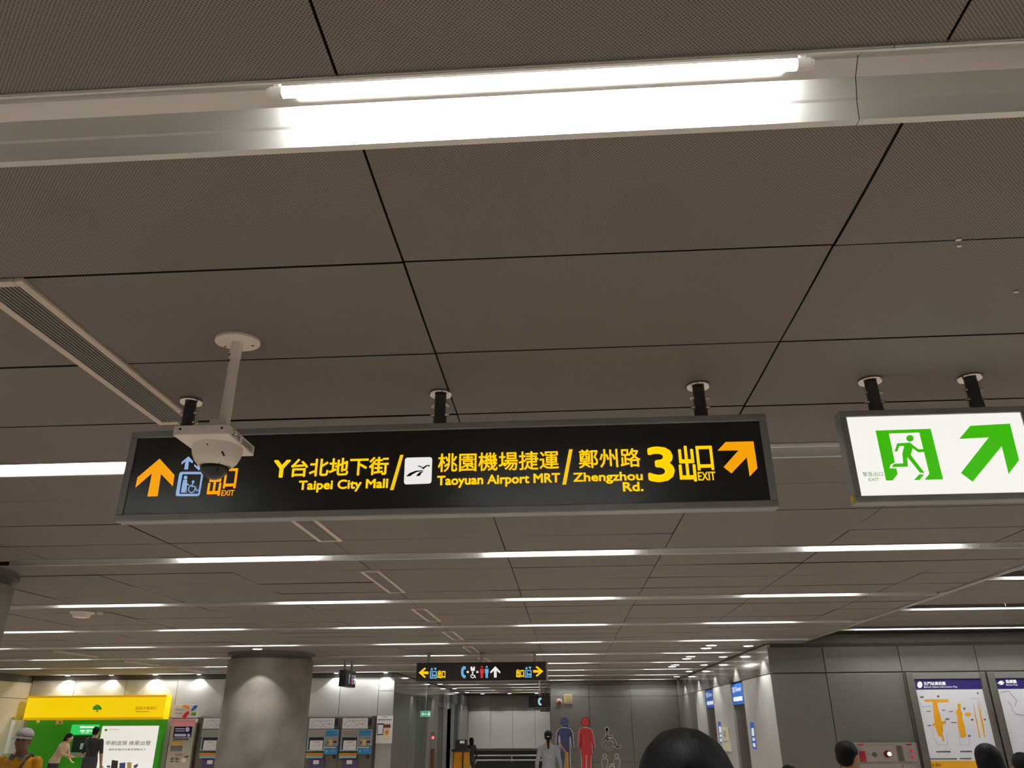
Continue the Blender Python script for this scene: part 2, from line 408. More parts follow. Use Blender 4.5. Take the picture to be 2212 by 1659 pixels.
# aluminium edge trim between the two ceilings
bm = bmesh.new()
add_box(bm, XTRIM-.02, XTRIM+.03, YB, YWR-.02, ZC-.012, ZC+.006); add_box(bm, XTRIM+.012, XTRIM+.03, YB, YWR-.02, ZC+.006, ZR+.02)
add_box(bm, XTRIM+.0, XTRIM+.018, YB, YWR-.02, ZC-.02, ZC-.012)
tag(bm_obj('trim_1', bm, ALU), 'pale metal edge strip where the ceiling steps up on the right', kind='structure')
tag(box('trim_2', XLIFT-.03, XTRIM+.03, YWR-.06, YWR-.0, ZC-.012, ZC+.03, ALU), 'metal edge strip where the ceiling ends above the lift corner', kind='structure')
tag(box('trim_3', XLIFT-.025, XLIFT-.005, YWR, YWC, ZC-.015, ZC+.03, DARKM), 'dark edge strip along the ceiling above the lift wall', kind='structure')

# ---------------------------------------------------------------- light troughs and tubes
PROF = [(-.108, .0), (-.108, -.008), (-.102, -.008), (-.100, .03), (-.092, .06), (-.074, .095), (-.035, .118), (-.02, .112), (.02, .112), (.035, .118), (.058, .095), (.064, .090), (.080, .045), (.084, .040), (.092, -.008), (.111, -.008), (.111, .0)]
def trough(k, x0, x1, y, z, label):
    r = empty('light_trough', ((x0+x1)/2, y, z), label, 'light trough', 'aluminium ceiling light troughs')
    cuts = [x0]; n = math.ceil((x0-.70)/2.58)
    while .70+n*2.58 < x1-.1:
        if .70+n*2.58 > x0+.1: cuts.append(.70+n*2.58)
        n += 1
    cuts.append(x1)
    for a, b in zip(cuts, cuts[1:]):
        vs, fs = [], []; N = len(PROF)
        off = [(p[0]*(1.03), p[1]+(.003 if p[1] > .01 else .003)) for p in PROF]
        for x in (a+.001, b-.001):
            for p in PROF: vs.append((x, y+p[0], z+p[1]))
            for p in off: vs.append((x, y+p[0], z+p[1]))
        for i in range(N-1):
            fs.append((i, i+1, 2*N+i+1, 2*N+i)); fs.append((N+i, 3*N+i, 3*N+i+1, N+i+1))
        for s in (0, 2*N):
            for i in range(N-1): fs.append((s+i, s+N+i, s+N+i+1, s+i+1))
        o = mesh('reflector_section', vs, fs, ALU2, r); o.data.materials.append(POLISH)
        for i in range(N-1):
            if PROF[i][1] > .089 and PROF[i+1][1] > .089 and PROF[i][0] > -.08: o.data.polygons[2*i].material_index = 1
    return r
def tube_parts():
    bm = bmesh.new(); add_cyl(bm, (-.575, 0, 0), (.575, 0, 0), .0132, seg=12)
    me = bpy.data.meshes.new('tube_glass'); bm.to_mesh(me); bm.free(); me.materials.append(TUBE)
    me.polygons.foreach_set('use_smooth', [len(p.vertices) == 4 for p in me.polygons])
    bm = bmesh.new(); add_cyl(bm, (.575, 0, 0), (.602, 0, 0), .0134, seg=16); add_cyl(bm, (.602, 0, 0), (.612, 0, 0), .0134, .010, seg=16)
    add_box(bm, .585, .597, -.006, .006, .01, .045)
    mc = bpy.data.meshes.new('end_cap'); bm.to_mesh(mc); bm.free(); mc.materials.append(TUBE_CAP)
    return me, mc
TG, TCAP = tube_parts()
def tube(x, y, z, label):
    r = empty('fluorescent_tube', (x, y, z), label, 'lamp', 'fluorescent ceiling tubes')
    link('tube_glass', TG, r, loc=(0, 0, 0)); link('end_cap', TCAP, r, loc=(0, 0, 0))
    o = link('end_cap', TCAP, r, loc=(0, 0, 0)); o.rotation_euler = (0, 0, PI)
COLS = ((-5.58, 6.35), (-5.58, 15.2))
for k in range(-2, 15):
    y = ROW0+ROWD*k
    if y < YB+.2 or y > YEND-.3: continue
    x0, x1 = x_range(y)
    where = (('row overhead', 'row just behind the viewpoint')[k+2] if k < 0 else 'nearest row' if k == 0 else 'row just behind the big black sign' if k == 1 else '%s row from the camera' % ordinal(k))
    spans = [(x0, x1)]
    for cx, cyy in COLS:
        if abs(cyy-y) < .9:
            h = math.sqrt(.81-(cyy-y)**2)+.03; spans = [(x0, cx-h), (cx+h, x1)]
    for a, b in spans:
        side = '' if len(spans) == 1 else (', left of the round column' if b < -5 else ', right of the round column')
        trough(k, a, b, y, ZC, 'long aluminium ceiling light trough, '+where+side)
    j = 0
    for n in (range(-6, 2) if y < YWC else (-2, -1)):
        x = -.027+2.58*n if y < YWC else (-3.45 if n == -2 else -1.45)
        if x-.65 < x0 or (k <= 0 and n < -3) or not any(a < x-.62 and x+.62 < b for a, b in spans): continue
        j += 1
        tube(x, y, ZC+.072, 'glowing white tube lamp, %s from left in the %s' % (ordinal(j-1), where))
for k in (0, 1, 2, 3, 4, 5):
    y = ROW0+ROWD*k-.02
    if y > YWR-.3: y = YWR-.45
    wh = ('nearest', 'second', 'third', 'fourth', 'fifth', 'sixth')[k]
    trough(k, XTRIM+.05, 9.0, y, ZR, 'light trough in the raised right-hand ceiling, %s row' % wh)
    for i, x in enumerate((5.35, 6.62, 7.9)):
        tube(x, y, ZR+.07, 'tube lamp in the raised right-hand ceiling, %s row, %s from the edge strip' % (wh, ordinal(i)))

# ---------------------------------------------------------------- air vents
def vent_parts():
    L_, w_, t = 1.22, .18, .030
    bm = bmesh.new()
    for s in (-1, 1): add_box(bm, min(s*w_/2, s*(w_/2-t)), max(s*w_/2, s*(w_/2-t)), -L_/2, L_/2, -.012, .004, .003)
    for s in (-1, 1): add_box(bm, -w_/2+t, w_/2-t, min(s*L_/2, s*(L_/2-t)), max(s*L_/2, s*(L_/2-t)), -.012, .004, .003)
    f = bpy.data.meshes.new('frame'); bm.to_mesh(f); bm.free(); f.materials.append(VENTM)
    bm = bmesh.new(); add_box(bm, -w_/2+t, w_/2-t, -L_/2+t, L_/2-t, -.0075, -.0055)
    b = bpy.data.meshes.new('backing'); bm.to_mesh(b); bm.free(); b.materials.append(BLACK)
    bm = bmesh.new(); add_box(bm, -.0036, .0036, -L_/2+t, L_/2-t, -.0088, -.0074)
    s = bpy.data.meshes.new('slat'); bm.to_mesh(s); bm.free(); s.materials.append(SLAT)
    return f, b, s
VF, VB, VS = vent_parts()
def vent(x, y, label):
    r = empty('air_vent', (x, y, ZC), label, 'air vent', 'slotted ceiling air vents')
    link('frame', VF, r, loc=(0, 0, 0)); link('backing', VB, r, loc=(0, 0, 0))
    for i in range(8): link('slat', VS, r, loc=(-.049+i*.014, 0, 0))
vl = ['large slotted air vent at the left edge beside the security camera', 'slotted air vent peeking out below the big black sign', 'slotted air vent between the second and third lit rows', 'slotted air vent between the third and fourth lit rows', 'small slotted air vent between the fourth and fifth lit rows', 'small slotted air vent just in front of the far black sign', 'tiny slotted air vent above the far black sign']
for k in range(0, 7): vent(JX0-JXD-.015, ROW0+ROWD*k+2*PNL, vl[k])
for k, l in ((5, 'yellow-tinted slotted air vent, nearest over the bank kiosk'), (6, 'yellow-tinted slotted air vent, middle one over the bank kiosk'), (7, 'slotted air vent closest to the bank wall')):
    vent(JX0-7*JXD, ROW0+ROWD*k+2*PNL, l)

# ---------------------------------------------------------------- columns
for (cx, cyy), l in zip(COLS, ('concrete column at the left edge of the photo', 'big round concrete column in front of the ticket machines')):
    r = empty('column', (cx, cyy, 0), 'round grey '+l, 'column')
    lathe('shaft', [(.78, 0), (.78, ZC-.12)], (cx, cyy, 0), CONC, r, 64)
    lathe('collar', [(.74, ZC-.12), (.74, ZC-.05), (.80, ZC-.05), (.80, ZC-.002)], (cx, cyy, 0), mat('column_collar', (.12, .11, .10), .6), r, 64)

# ---------------------------------------------------------------- hanging signs
def hanger(par, x, y, z0, z1=None, r=.024, fl=.047):
    z1 = z1 or ZC
    p = cyl('post', (x, y, z0), (x, y, z1-.018), r, POSTM, par, seg=24)
    lathe('flange', [(fl*.93, z1-.014), (fl, z1-.010), (fl, z1-.006), (fl*.55, z1-.002)], (x, y, 0), CHROME, p, 32)
    lathe('sleeve', [(r*1.02, z0), (r*1.12, z0+.004), (r*1.12, z0+.03), (r*1.02, z0+.035)], (x, y, 0), POSTM, p, 24)
    for s in (-1, 1):
        for dz in (.045, .085):
            bm = bmesh.new(); add_cyl(bm, (x+s*r*.8, y, z0+dz), (x+s*(r+.006), y, z0+dz), .009, seg=8); add_cyl(bm, (x+s*(r+.006), y, z0+dz), (x+s*(r+.014), y, z0+dz), .005, seg=8)
            bm_obj('bolt', bm, CHROME, p)
def frame_box(par, x0, x1, y0, y1, z0, z1, t, face_m, inset=.006):
    for nm, a in (('frame_bottom', (x0, x1, z0, z0+t)), ('frame_top', (x0, x1, z1-t, z1)), ('frame_side', (x0, x0+t, z0+t, z1-t)), ('frame_side', (x1-t, x1, z0+t, z1-t))):
        box(nm, a[0], a[1], y0, y1, a[2], a[3], FRAME, par, bev=.004)
    box('back_panel', x0+t*.5, x1-t*.5, y1-.008, y1-.003, z0+t*.5, z1-t*.5, FRAME, par)
    return box('face_panel', x0+t*.8, x1-t*.8, y0+inset, y0+inset+.006, z0+t*.8, z1-t*.8, face_m, par)
SY = 2.855; SD = .06
SF = PlaneY(SY+.006)
big = empty('direction_sign', (-.45, 2.885, CAMZ+.72), 'long black hanging direction sign with yellow lettering and arrows', 'sign')
q_ = PlaneY(SY); X0, X1, Z0, Z1 = q_.uv(245, 1127)[0], q_.uv(1683, 1086)[0], q_.uv(1571, 1098)[1], q_.uv(1652, 893)[1]
frame_box(big, X0, X1, SY, SY+SD, Z0, Z1, .029, FACE)
for x in (-1.53, -.476, .570): hanger(big, x, 2.885, Z1)
c1, c2, c3, c4 = Crop(230, 900, 6.636), Crop(560, 920, 5.53), Crop(930, 920, 5.53), Crop(1300, 880, 5.53)
def tx(name, body, cr, l, r, t, b, m_=None, off=.05, cr2=None, crt=None, crb=None):
    L_, = cr(l); R_, = (cr2 or cr)(r); T_, = (crt or cr)(t); B_, = (crb or cr)(b)
    return text(name, body, L_, R_, T_, B_, SF, m_ or YEL, big, off)
tx('letter', 'Y', c2, (180, 412), (382, 408), (280, 408), (265, 620), off=.09)
tx('lettering', '台北地下街', c2, (380, 500), (1552, 400), (1440, 370), (480, 612), off=0.045)
tx('lettering', 'Taipei City Mall', c2, (475, 680), (1542, 660), (1500, 630), (680, 797), off=0.065)
flat('slash', [c2((1685, 348), (1725, 348), (1605, 768), (1562, 768))], SF, YEL, big)
sq = rrect(0, 0, 1, 1, .10)
tl, tr_, br, bl = c2((1742, 382), (2068, 374), (2058, 690), (1728, 702))
def quadmap(p): 
    u, v = p; a = (tl[0]+(tr_[0]-tl[0])*u, tl[1]+(tr_[1]-tl[1])*u); b = (bl[0]+(br[0]-bl[0])*u, bl[1]+(br[1]-bl[1])*u); return (a[0]+(b[0]-a[0])*v, a[1]+(b[1]-a[1])*v)
pl = flat('emblem_plate', [[quadmap(p) for p in sq]], SF, WHT, big)
flat('emblem', [c2((1885, 482), (1920, 476), (1955, 498), (1995, 472), (2035, 470), (2045, 487), (2005, 485), (1962, 522), (1930, 495)),
                c2((1752, 606), (1800, 565), (1870, 538), (1945, 532), (1965, 540), (1890, 552), (1835, 580), (1805, 604)),
                c2((1872, 602), (1895, 575), (1925, 552), (1968, 543), (1940, 565), (1920, 600))], SF, BLACK, pl, .003)
tx('lettering', '桃園機場捷運', c3, (88, 480), (1535, 480), (1420, 298), (220, 552), off=0.03)
tx('lettering', 'Taoyuan Airport MRT', c3, (80, 620), (1548, 600), (1300, 568), (340, 742), off=0.065)
flat('slash', [c3((1655, 282), (1698, 280), (1620, 702), (1573, 705))], SF, YEL, big)
tx('lettering', '鄭州路', c3, (1770, 400), (460, 600), (380, 488), (1830, 508), cr2=c4, crt=c4, off=0.03)
tx('lettering', 'Zhengzhou', c3, (1703, 620), (490, 850), (225, 770), (80, 915), cr2=c4, crt=c4, crb=c4, off=0.065)
tx('lettering', 'Rd.', c4, (250, 950), (498, 985), (440, 890), (300, 1008), off=0.085)
tx('numeral', '3', c4, (542, 680), (873, 770), (690, 468), (710, 896), off=0.085)
tx('lettering', '出', c4, (903, 560), (1130, 800), (990, 460), (940, 892), off=.04)
tx('lettering', '口', c4, (1125, 560), (1335, 660), (1310, 458), (1180, 755), off=.05)
tx('lettering', 'EXIT', c4, (1147, 825), (1358, 820), (1350, 768), (1200, 875), off=.05)
flat('arrow', [c4((1380, 520), (1478, 415), (1810, 408), (1858, 728), (1765, 828), (1730, 598), (1547, 790), (1453, 715), (1632, 515))], SF, ORG, big)
flat('arrow', [c1((765, 605), (978, 838), (955, 1003), (785, 825), (737, 1143), (590, 1148), (655, 815), (418, 1020), (447, 873))], SF, ORG, big)
lift = flat('lift_symbol', [c1(*q) for q in ring([((1050+347*u)-60*v, 792+350*v) for u, v in rrect(0, 0, 1, 1, .10)], [((1092+270*u)-45*v, 828+280*v) for u, v in rrect(0, 0, 1, 1, .04)])]
            + [c1((1180, 572), (1243, 640), (1238, 672), (1186, 640), (1172, 760), (1115, 760), (1136, 645), (1074, 692), (1082, 650))]
            + [c1((1262, 680), (1305, 720), (1312, 600), (1362, 600), (1352, 720), (1395, 690), (1388, 730), (1325, 772), (1260, 712))]
            + [c1(*circ(1137, 875, 27)), c1((1105, 905), (1160, 905), (1160, 960), (1190, 975), (1185, 990), (1150, 985), (1135, 1090), (1070, 1092), (1085, 990))]
            + [c1(*circ(1245, 935, 20))]
            + [c1(*q) for q in stroke([(1245, 950), (1225, 1000), (1275, 1005), (1295, 1062), (1325, 1058)], 15)]
            + [c1(*q) for q in stroke([(1215, 985), (1185, 1015), (1178, 1055), (1195, 1085), (1230, 1092), (1262, 1070), (1272, 1035)], 14)]
            + [c1(*q) for q in stroke([(1150, 985), (1148, 1092)], 9)], SF, LBLU, big)
tx('lettering', '出', c1, (1470, 900), (1660, 900), (1570, 745), (1540, 1138), ORG, off=.04)
tx('lettering', '口', c1, (1688, 900), (1875, 860), (1800, 742), (1750, 1032), ORG, off=.05)
tx('lettering', 'EXIT', c1, (1650, 1095), (1835, 1090), (1740, 1055), (1740, 1135), ORG, off=.05)

ex = empty('exit_sign', (1.42, 2.885, CAMZ+.73), 'white backlit emergency exit sign with green running figure and arrow', 'sign')
X0, X1, Z0, Z1 = q_.uv(1812, 890)[0], q_.uv(2205, 878)[0]+.02, q_.uv(1925, 1084)[1], q_.uv(2000, 882)[1]
frame_box(ex, X0, X1, SY, SY+SD, Z0, Z1, .026, EXITW)
for x in (1.248, 1.632): hanger(ex, x, 2.885, Z1)
c5 = Crop(1790, 790, 5.185)
flat('exit_door_symbol', [c5((523, 728), (1140, 708), (1015, 750), (670, 762)), c5((1140, 708), (1280, 1275), (1070, 1280), (1125, 1213), (1012, 750)),
      c5((523, 728), (672, 760), (740, 1085), (690, 1112), (680, 1150), (756, 1152), (770, 1215), (715, 1287), (640, 1287))], SF, GRN, ex)
flat('running_figure', [c5(*circ(908, 815, 41, 37)), c5((765, 872), (905, 862), (930, 880), (1005, 938), (1060, 935), (1068, 968), (1000, 972), (938, 925), (918, 1000), (1072, 1203), (1020, 1200), (878, 1025), (885, 1132), (700, 1138), (730, 1100), (833, 1095), (822, 990), (843, 900), (790, 903), (765, 962), (735, 965)),
      c5((1010, 1220), (1068, 1218), (1018, 1280), (953, 1283))], SF, GRN, ex)
flat('arrow', [c5((1460, 822), (1583, 675), (2028, 650), (2130, 1060), (2012, 1215), (1935, 905), (1610, 1302), (1478, 1203), (1790, 805))], SF, GRN, ex)
def t5(b, x0, y0, x1, y1): 
    (a0, b0), (a1, b1) = c5((x0, y0), (x1, y1)); textr('lettering', b, a0, b0, a1, b1, SF, GRN2, ex, .02)
t5('緊急出口', 380, 1190, 606, 1240); t5('EXIT', 448, 1258, 566, 1293)
stk = PlaneX(X0, -1)
pbox('sticker', 0, 0, 1, 1, stk, .001, mat('yellow_sticker', '#d8b820', .5), ex, rect=(-(SY+.045), -(SY+.015), Z0+.006, Z0+.034))

# ---------------------------------------------------------------- security camera
cx, cyy = -1.125, 2.365
cc = empty('security_camera', (cx, cyy, ZC), 'white dome security camera on a ceiling pole in front of the big sign', 'security camera')
bm = bmesh.new()   # oval flange with a notch
pts = []
for i in range(40):
    a = 2*PI*i/40; u, v = .078*math.cos(a), .068*math.sin(a)
    if u < -.03 and v > .03: continue
    pts.append((cx+u+.005, cyy+v-.005))
A = [bm.verts.new((x, y, ZC-.012)) for x, y in pts]; B = [bm.verts.new((x, y, ZC-.001)) for x, y in pts]
bm.faces.new(A); bm.faces.new(B[::-1])
for i in range(len(A)): bm.faces.new((A[i], A[(i+1) % len(A)], B[(i+1) % len(A)], B[i]))
fl = bm_obj('ceiling_flange', bm, WHITEP, cc)
for dx, dy in ((-.05, .02), (.05, .02)): cyl('screw_hole', (cx+dx, cyy+dy, ZC-.0125), (cx+dx, cyy+dy, ZC-.010), .005, BLACK, fl, seg=10)
pole = cyl('pole', (cx, cyy, CAMZ+.885), (cx, cyy, ZC-.011), .0185, WHITEP, cc, seg=28)
lathe('coupling', [(.0195, ZC-.075), (.0205, ZC-.072), (.0205, ZC-.014), (.0195, ZC-.012)], (cx, cyy, 0), WHITEP, pole, 28)
for z in (ZC-.062, ZC-.085): cyl('screw_hole', (cx-.012, cyy-.0145, z), (cx-.0135, cyy-.0163, z), .0045, BLACK, pole, seg=10)
brk = box('bracket', cx-.042, cx+.017, cyy-.022, cyy-.018, CAMZ+.886, CAMZ+.945, WHITEP, cc, bev=.001)
cyl('bracket_hole', (cx-.014, cyy-.0235, CAMZ+.912), (cx-.014, cyy-.0215, CAMZ+.912), .0068, BLACK, brk, seg=16)
pz0, pz1 = CAMZ+.852, CAMZ+.886
px0, px1, py0, py1 = -1.233, -1.052, 2.245, 2.47
plate = box('mounting_plate', px0, px1, py0, py1, pz0, pz1, WHITEP, cc, bev=.003)
for x in (px0+.022, px1-.022): cyl('plate_screw', (x, py0-.001, pz1-.013), (x, py0+.002, pz1-.013), .004, BLACK, plate, seg=10)
px_ = PlaneX(px1, 1)
pbox('label_sticker', 0, 0, 1, 1, px_, .0006, mat('grey_label', (.35, .34, .33), .5), plate, rect=(py0+.115, py0+.20, pz0+.006, pz1-.008))
g, fs, _ = glyphs('2-8')
mesh('handwriting', [px_.pt(py0+.03+a*.065, pz0+.008+b*.02, .0006) for a, b in g], fs, BLACK, plate)
ddx, ddy = cx-.012, cyy+.005
lathe('dome_housing', [(.080, pz0), (.0805, pz0-.012), (.077, pz0-.030), (.068, pz0-.050), (.055, pz0-.064), (.048, pz0-.066)], (ddx, ddy, 0), WHITEP, cc, 48)
lens = lathe('lens_dome', [(.047, pz0-.058)]+[(.047*math.cos(a), pz0-.064-.047*math.sin(a)) for a in [i*PI/2/10 for i in range(10)]]+[(.001, pz0-.111)], (ddx, ddy, 0), mat('smoked_dome', (.006, .006, .007), .04, spec=.5), cc, 40)
lathe('lens_ring', [(.0485, pz0-.062), (.0500, pz0-.066), (.0480, pz0-.070)], (ddx, ddy, 0), CHROME, cc, 40)
cyl('key_slot', (ddx+.045, ddy-.062, pz0-.036), (ddx+.052, ddy-.054, pz0-.050), .003, BLACK, cc, seg=8)
cyl('sensor_dot', (ddx+.002, ddy-.0795, pz0-.017), (ddx+.002, ddy-.081, pz0-.017), .0022, BLACK, cc, seg=8)

# smoke detector and small ceiling marks
d = ray(178, 1322); kk = 1.25/d.z; sx, sy = d.x*kk, d.y*kk
r = empty('smoke_detector', (sx, sy, ZC), 'white round smoke detector on the ceiling at far left', 'smoke detector')
lathe('base', [(.13, ZC-.02), (.14, ZC-.01), (.14, ZC-.003)], (sx, sy, 0), WHITEP, r); lathe('sensor_head', [(.05, ZC-.07), (.09, ZC-.062), (.105, ZC-.02)], (sx, sy, 0), WHITEP, r)
cyl('indicator', (sx+.22, sy, ZC-.03), (sx+.22, sy, ZC-.003), .035, WHITEP, r)

# ---------------------------------------------------------------- downlights
DLM = mat('downlight_glow', (1.0, .97, .92), .4, emit=14.0, noise=0)
def downlight(x, y, label, power=0.0, blend=.25, size=100, rad=.075, aim=None):
    r = empty('downlight', (x, y, ZC), label, 'downlight', 'recessed ceiling downlights')
    lathe('ring', [(rad*1.25, ZC-.016), (rad*1.3, ZC-.012), (rad*1.3, ZC-.006), (rad*1.1, ZC-.003)], (x, y, 0), WHITEP, r, 28)
    lathe('lens', [(rad, ZC-.0185), (rad, ZC-.0165)], (x, y, 0), DLM, r, 24)
    if power:
        ld = bpy.data.lights.new('downlight_beam', 'SPOT'); ld.energy = power; ld.spot_size = math.radians(size); ld.spot_blend = blend
        ld.shadow_soft_size = .03; ld.color = (1, .97, .92)
        lo = bpy.data.objects.new('downlight_beam', ld); C.objects.link(lo); lo.parent = r; lo.location = (0, 0, -.03)
        if aim: lo.rotation_euler = aim
for i, x in enumerate((-13.2, -12.0, -10.8, -9.62, -8.4, -7.2, -5.95, -4.65)):
    downlight(x, YWL-.10, 'small round downlight washing the left back wall, %s from the corner' % ordinal(i), 36, .18, 108, .05)
downlight(-5.42, 14.0, 'small round downlight shining on the big concrete column', 60, .15, 96)
for i, (x, y) in enumerate(((2.553, 14.3), (2.553, 14.85), (2.553, 16.75), (2.553, 17.3), (2.553, 19.2), (2.553, 19.75))):
    downlight(x, y, 'round downlight of a pair near the lift wall, %s from the camera' % ordinal(i), 0, rad=.085)
for i, y in enumerate((14.5, 16.9, 19.3, 21.7, 24.2)):
    downlight(XLIFT-.22, y, 'round downlight tight against the lift wall, %s from the corner' % ordinal(i), 90, .2, 90)
for i, x in enumerate((-3.7, -2.5, -1.3)):  # unseen downlights, added only to brighten the corridor end wall
    downlight(x, YEND-.9, 'added round downlight brightening the corridor end wall, %s from left' % ordinal(i), 50, .4, 125)
for i, y in enumerate((23.6, 27.4, 31.0, 35.0)):
    downlight(XCOR+.22, y, 'round downlight along the corridor wall, %s from the entrance' % ordinal(i), 60, .2, 56)

# ---------------------------------------------------------------- bank kiosk on the left back wall
def onto(cr, plane, par):
    def f(name, x0, y0, x1, y1, depth, m_, bev=0, back=0, parent=None):
        (a, b), (c, d_) = cr((x0, y0), (x1, y1)); return pbox(name, a, b, c, d_, plane, depth, m_, parent or par, bev, back)
    return f
cA = Crop(0, 1360, 4.424); PK = PlaneY(20.98)
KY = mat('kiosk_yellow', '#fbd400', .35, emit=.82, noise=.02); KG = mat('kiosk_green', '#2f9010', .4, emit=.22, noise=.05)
KP = mat('kiosk_poster_white', '#f4f1ea', .4, emit=.75, noise=.02); GREY = mat('print_grey', (.38, .37, .36), .6, emit=.0)
KT = mat('kiosk_print', '#c9a400', .5, emit=.35, noise=0); TREEG = mat('tree_green', '#3ea21a', .5, emit=.4, noise=.05)
kio = empty('bank_kiosk', (-12.2, 21.0, 0), 'bank cash kiosk with yellow header, green panel and lit white poster', 'kiosk')
fK = onto(cA, PK, kio)
u0, u1 = PK.uv(*cA((262, 850))[0])[0], PK.uv(*cA((1590, 860))[0])[0]
zt, zb = PK.uv(*cA((950, 632))[0])[1], PK.uv(*cA((950, 860))[0])[1]
hd = box('header', u0, u1, 20.80, 21.095, zb, zt, KY, kio, bev=.01)
PH = PlaneY(20.80)
for a, b, c, d_ in ((u0, u1, zt-.05, zt), (u0, u1, zb, zb+.05)): box('header_rim', a, b, 20.78, 20.80, c, d_, mat('kiosk_amber', '#f2b800', .35, emit=.45, noise=.02), hd)
flat('tree_emblem', [cA((885, 760), (892, 738), (912, 722), (930, 716), (948, 722), (967, 738), (975, 758), (965, 768), (935, 768), (936, 778), (950, 787), (905, 787), (925, 778), (926, 768), (895, 768))], PH, TREEG, hd)
(a, b), (c, d_) = cA((1295, 735), (1500, 768)); textr('lettering', '國泰世華銀行', a, b, c, d_, PH, KT, hd, .03)
flat('underline', [cA((1298, 780), (1430, 780), (1430, 788), (1298, 788))], PH, KT, hd)
back = box('green_panel', u0+.02, u1-.03, 20.98, 21.095, 0, zb-.01, KG, kio)
ur0, ur1 = PK.uv(*cA((985, 925))[0])[0], PK.uv(*cA((1522, 925))[0])[0]; zp = PK.uv(*cA((1250, 920))[0])[1]
pst = box('poster_lightbox', ur0, ur1, 20.95, 20.98, .35, zp, KP, kio, bev=.004)
PP_ = PlaneY(20.95)
def kt(b_, x0, y0, x1, y1, m_, off=.02):
    (a, b), (c, d_) = cA((x0, y0), (x1, y1)); textr('lettering', b_, a, b, c, d_, PP_, m_, pst, off)
kt('早刷這張 換里出發', 1010, 1062, 1440, 1105, GREY); kt('國泰世華亞洲萬里通聯名卡', 1040, 1136, 1395, 1156, GREY); kt('國泰世華銀行', 1040, 950, 1145, 962, KT)
flat('tree_emblem', [cA(*circ(1013, 960, 14, 12))], PP_, TREEG, pst)
for nm, q, cl in (('printed_card', ((1070, 1245), (1130, 1255), (1122, 1330), (1060, 1325)), '#4a4244'), ('printed_card', ((1142, 1275), (1200, 1270), (1195, 1330), (1140, 1330)), '#5566b0'), ('printed_bottle', ((1215, 1268), (1258, 1268), (1255, 1330), (1215, 1330)), '#ecd98a'), ('printed_plane', ((1275, 1300), (1320, 1280), (1315, 1310), (1285, 1330)), '#77779a'), ('printed_bag', ((1020, 1300), (1055, 1298), (1055, 1318), (1022, 1318)), '#6d7396')):
    flat(nm, [cA(*q)], PP_, mat('print_'+cl[1:], cl, .5, noise=0), pst)
KGL = mat('kiosk_screen_green', '#2fd062', .4, emit=.8, noise=.02)
atm = empty('cash_machine', (-12.2, 20.9, 0), 'cash machine under a glowing green header in the bank kiosk', 'cash machine')
fA = onto(cA, PlaneY(20.90), atm)
hdr = fA('header_screen', 688, 908, 932, 1003, .06, KGL, .02, back=.07)
flat('header_print', [cA(*[(x0, y0), (x1, y0), (x1, y1), (x0, y1)]) for x0, y0, x1, y1 in ((765, 924, 900, 940), (765, 960, 812, 976), (825, 958, 860, 975), (868, 960, 890, 978), (780, 983, 800, 990), (815, 983, 850, 990))], PlaneY(20.84), WHT, hdr, .004)
az = PlaneY(20.90).uv(*cA((800, 1012))[0])[1]; ax0, ax1 = PlaneY(20.90).uv(*cA((690, 1060))[0])[0], PlaneY(20.90).uv(*cA((925, 1060))[0])[0]
box('cabinet', ax0, ax1, 20.72, 20.97, 0, 1.05, KG, atm, bev=.01); box('fascia', ax0+.02, ax1-.02, 20.90, 20.97, 1.05, az, mat('atm_dark_glass', (.02, .05, .03), .15), atm, bev=.005)
box('keypad_shelf', ax0+.1, ax1-.1, 20.55, 20.72, .95, 1.05, STEEL, atm, bev=.01); box('screen', ax0+.25, ax1-.25, 20.885, 20.90, 1.12, az-.18, mat('atm_screen', '#9db4a8', .2, emit=.35), atm)
for nm, q, l, c in (('wall_switch', (350, 865, 382, 892), 'small white square switch plate on the green kiosk panel', '#dfe0da'), ('warning_camera', (545, 865, 605, 905), 'small cream surveillance unit on the green kiosk panel', '#c8b89a')):
    (x0, y0), (x1, y1) = cA(q[:2], q[2:]); r = empty(nm, tuple(PK.pt(*PK.uv((x0+x1)/2, (y0+y1)/2))), l, 'switch' if 'switch' in nm else 'camera')
    pbox('housing', x0, y0, x1, y1, PK, .05 if 'camera' in nm else .012, mat(nm+'_paint', c, .5), r, .004)
    pbox('lens' if 'camera' in nm else 'button', x0+(x1-x0)*.5, y0+(y1-y0)*.35, x0+(x1-x0)*.75, y0+(y1-y0)*.7, PK, .055 if 'camera' in nm else .018, DARKM if 'camera' in nm else WHITEP, r)

# card reader machine and ticket machines
PM = PlaneY(20.95)
cT = Crop(350, 1500, 10.43)
card = empty('advert_board', tuple(PM.pt(*PM.uv(399, 1537))), 'white board with orange, blue, red and green petals above the card machine', 'sign')
q = pbox('board', *cT((255, 240))[0], *cT((795, 525))[0], PM, .02, WHITEP, card, .003)
PB = PlaneY(20.93)
for col_, poly in (('#ee7d10', ((452, 243), (570, 240), (615, 290), (625, 355), (560, 320), (490, 290))), ('#1d55a0', ((650, 395), (670, 330), (720, 255), (800, 240), (790, 285), (740, 340))), ('#d3122a', ((455, 540), (475, 470), (530, 405), (600, 372), (612, 430), (560, 500), (520, 545))), ('#53a52a', ((635, 465), (680, 415), (735, 400), (775, 425), (768, 485), (700, 475)))):
    flat('petal', [cT(*poly)], PB, mat('petal_'+col_[1:], col_, .5, noise=.03, emit=.15), q)
flat('print_line', [cT((300, 325), (520, 325), (515, 355), (295, 355)), cT((300, 410), (460, 410), (450, 440), (295, 440))], PB, mat('print_pale', (.5, .5, .5), .6), q)
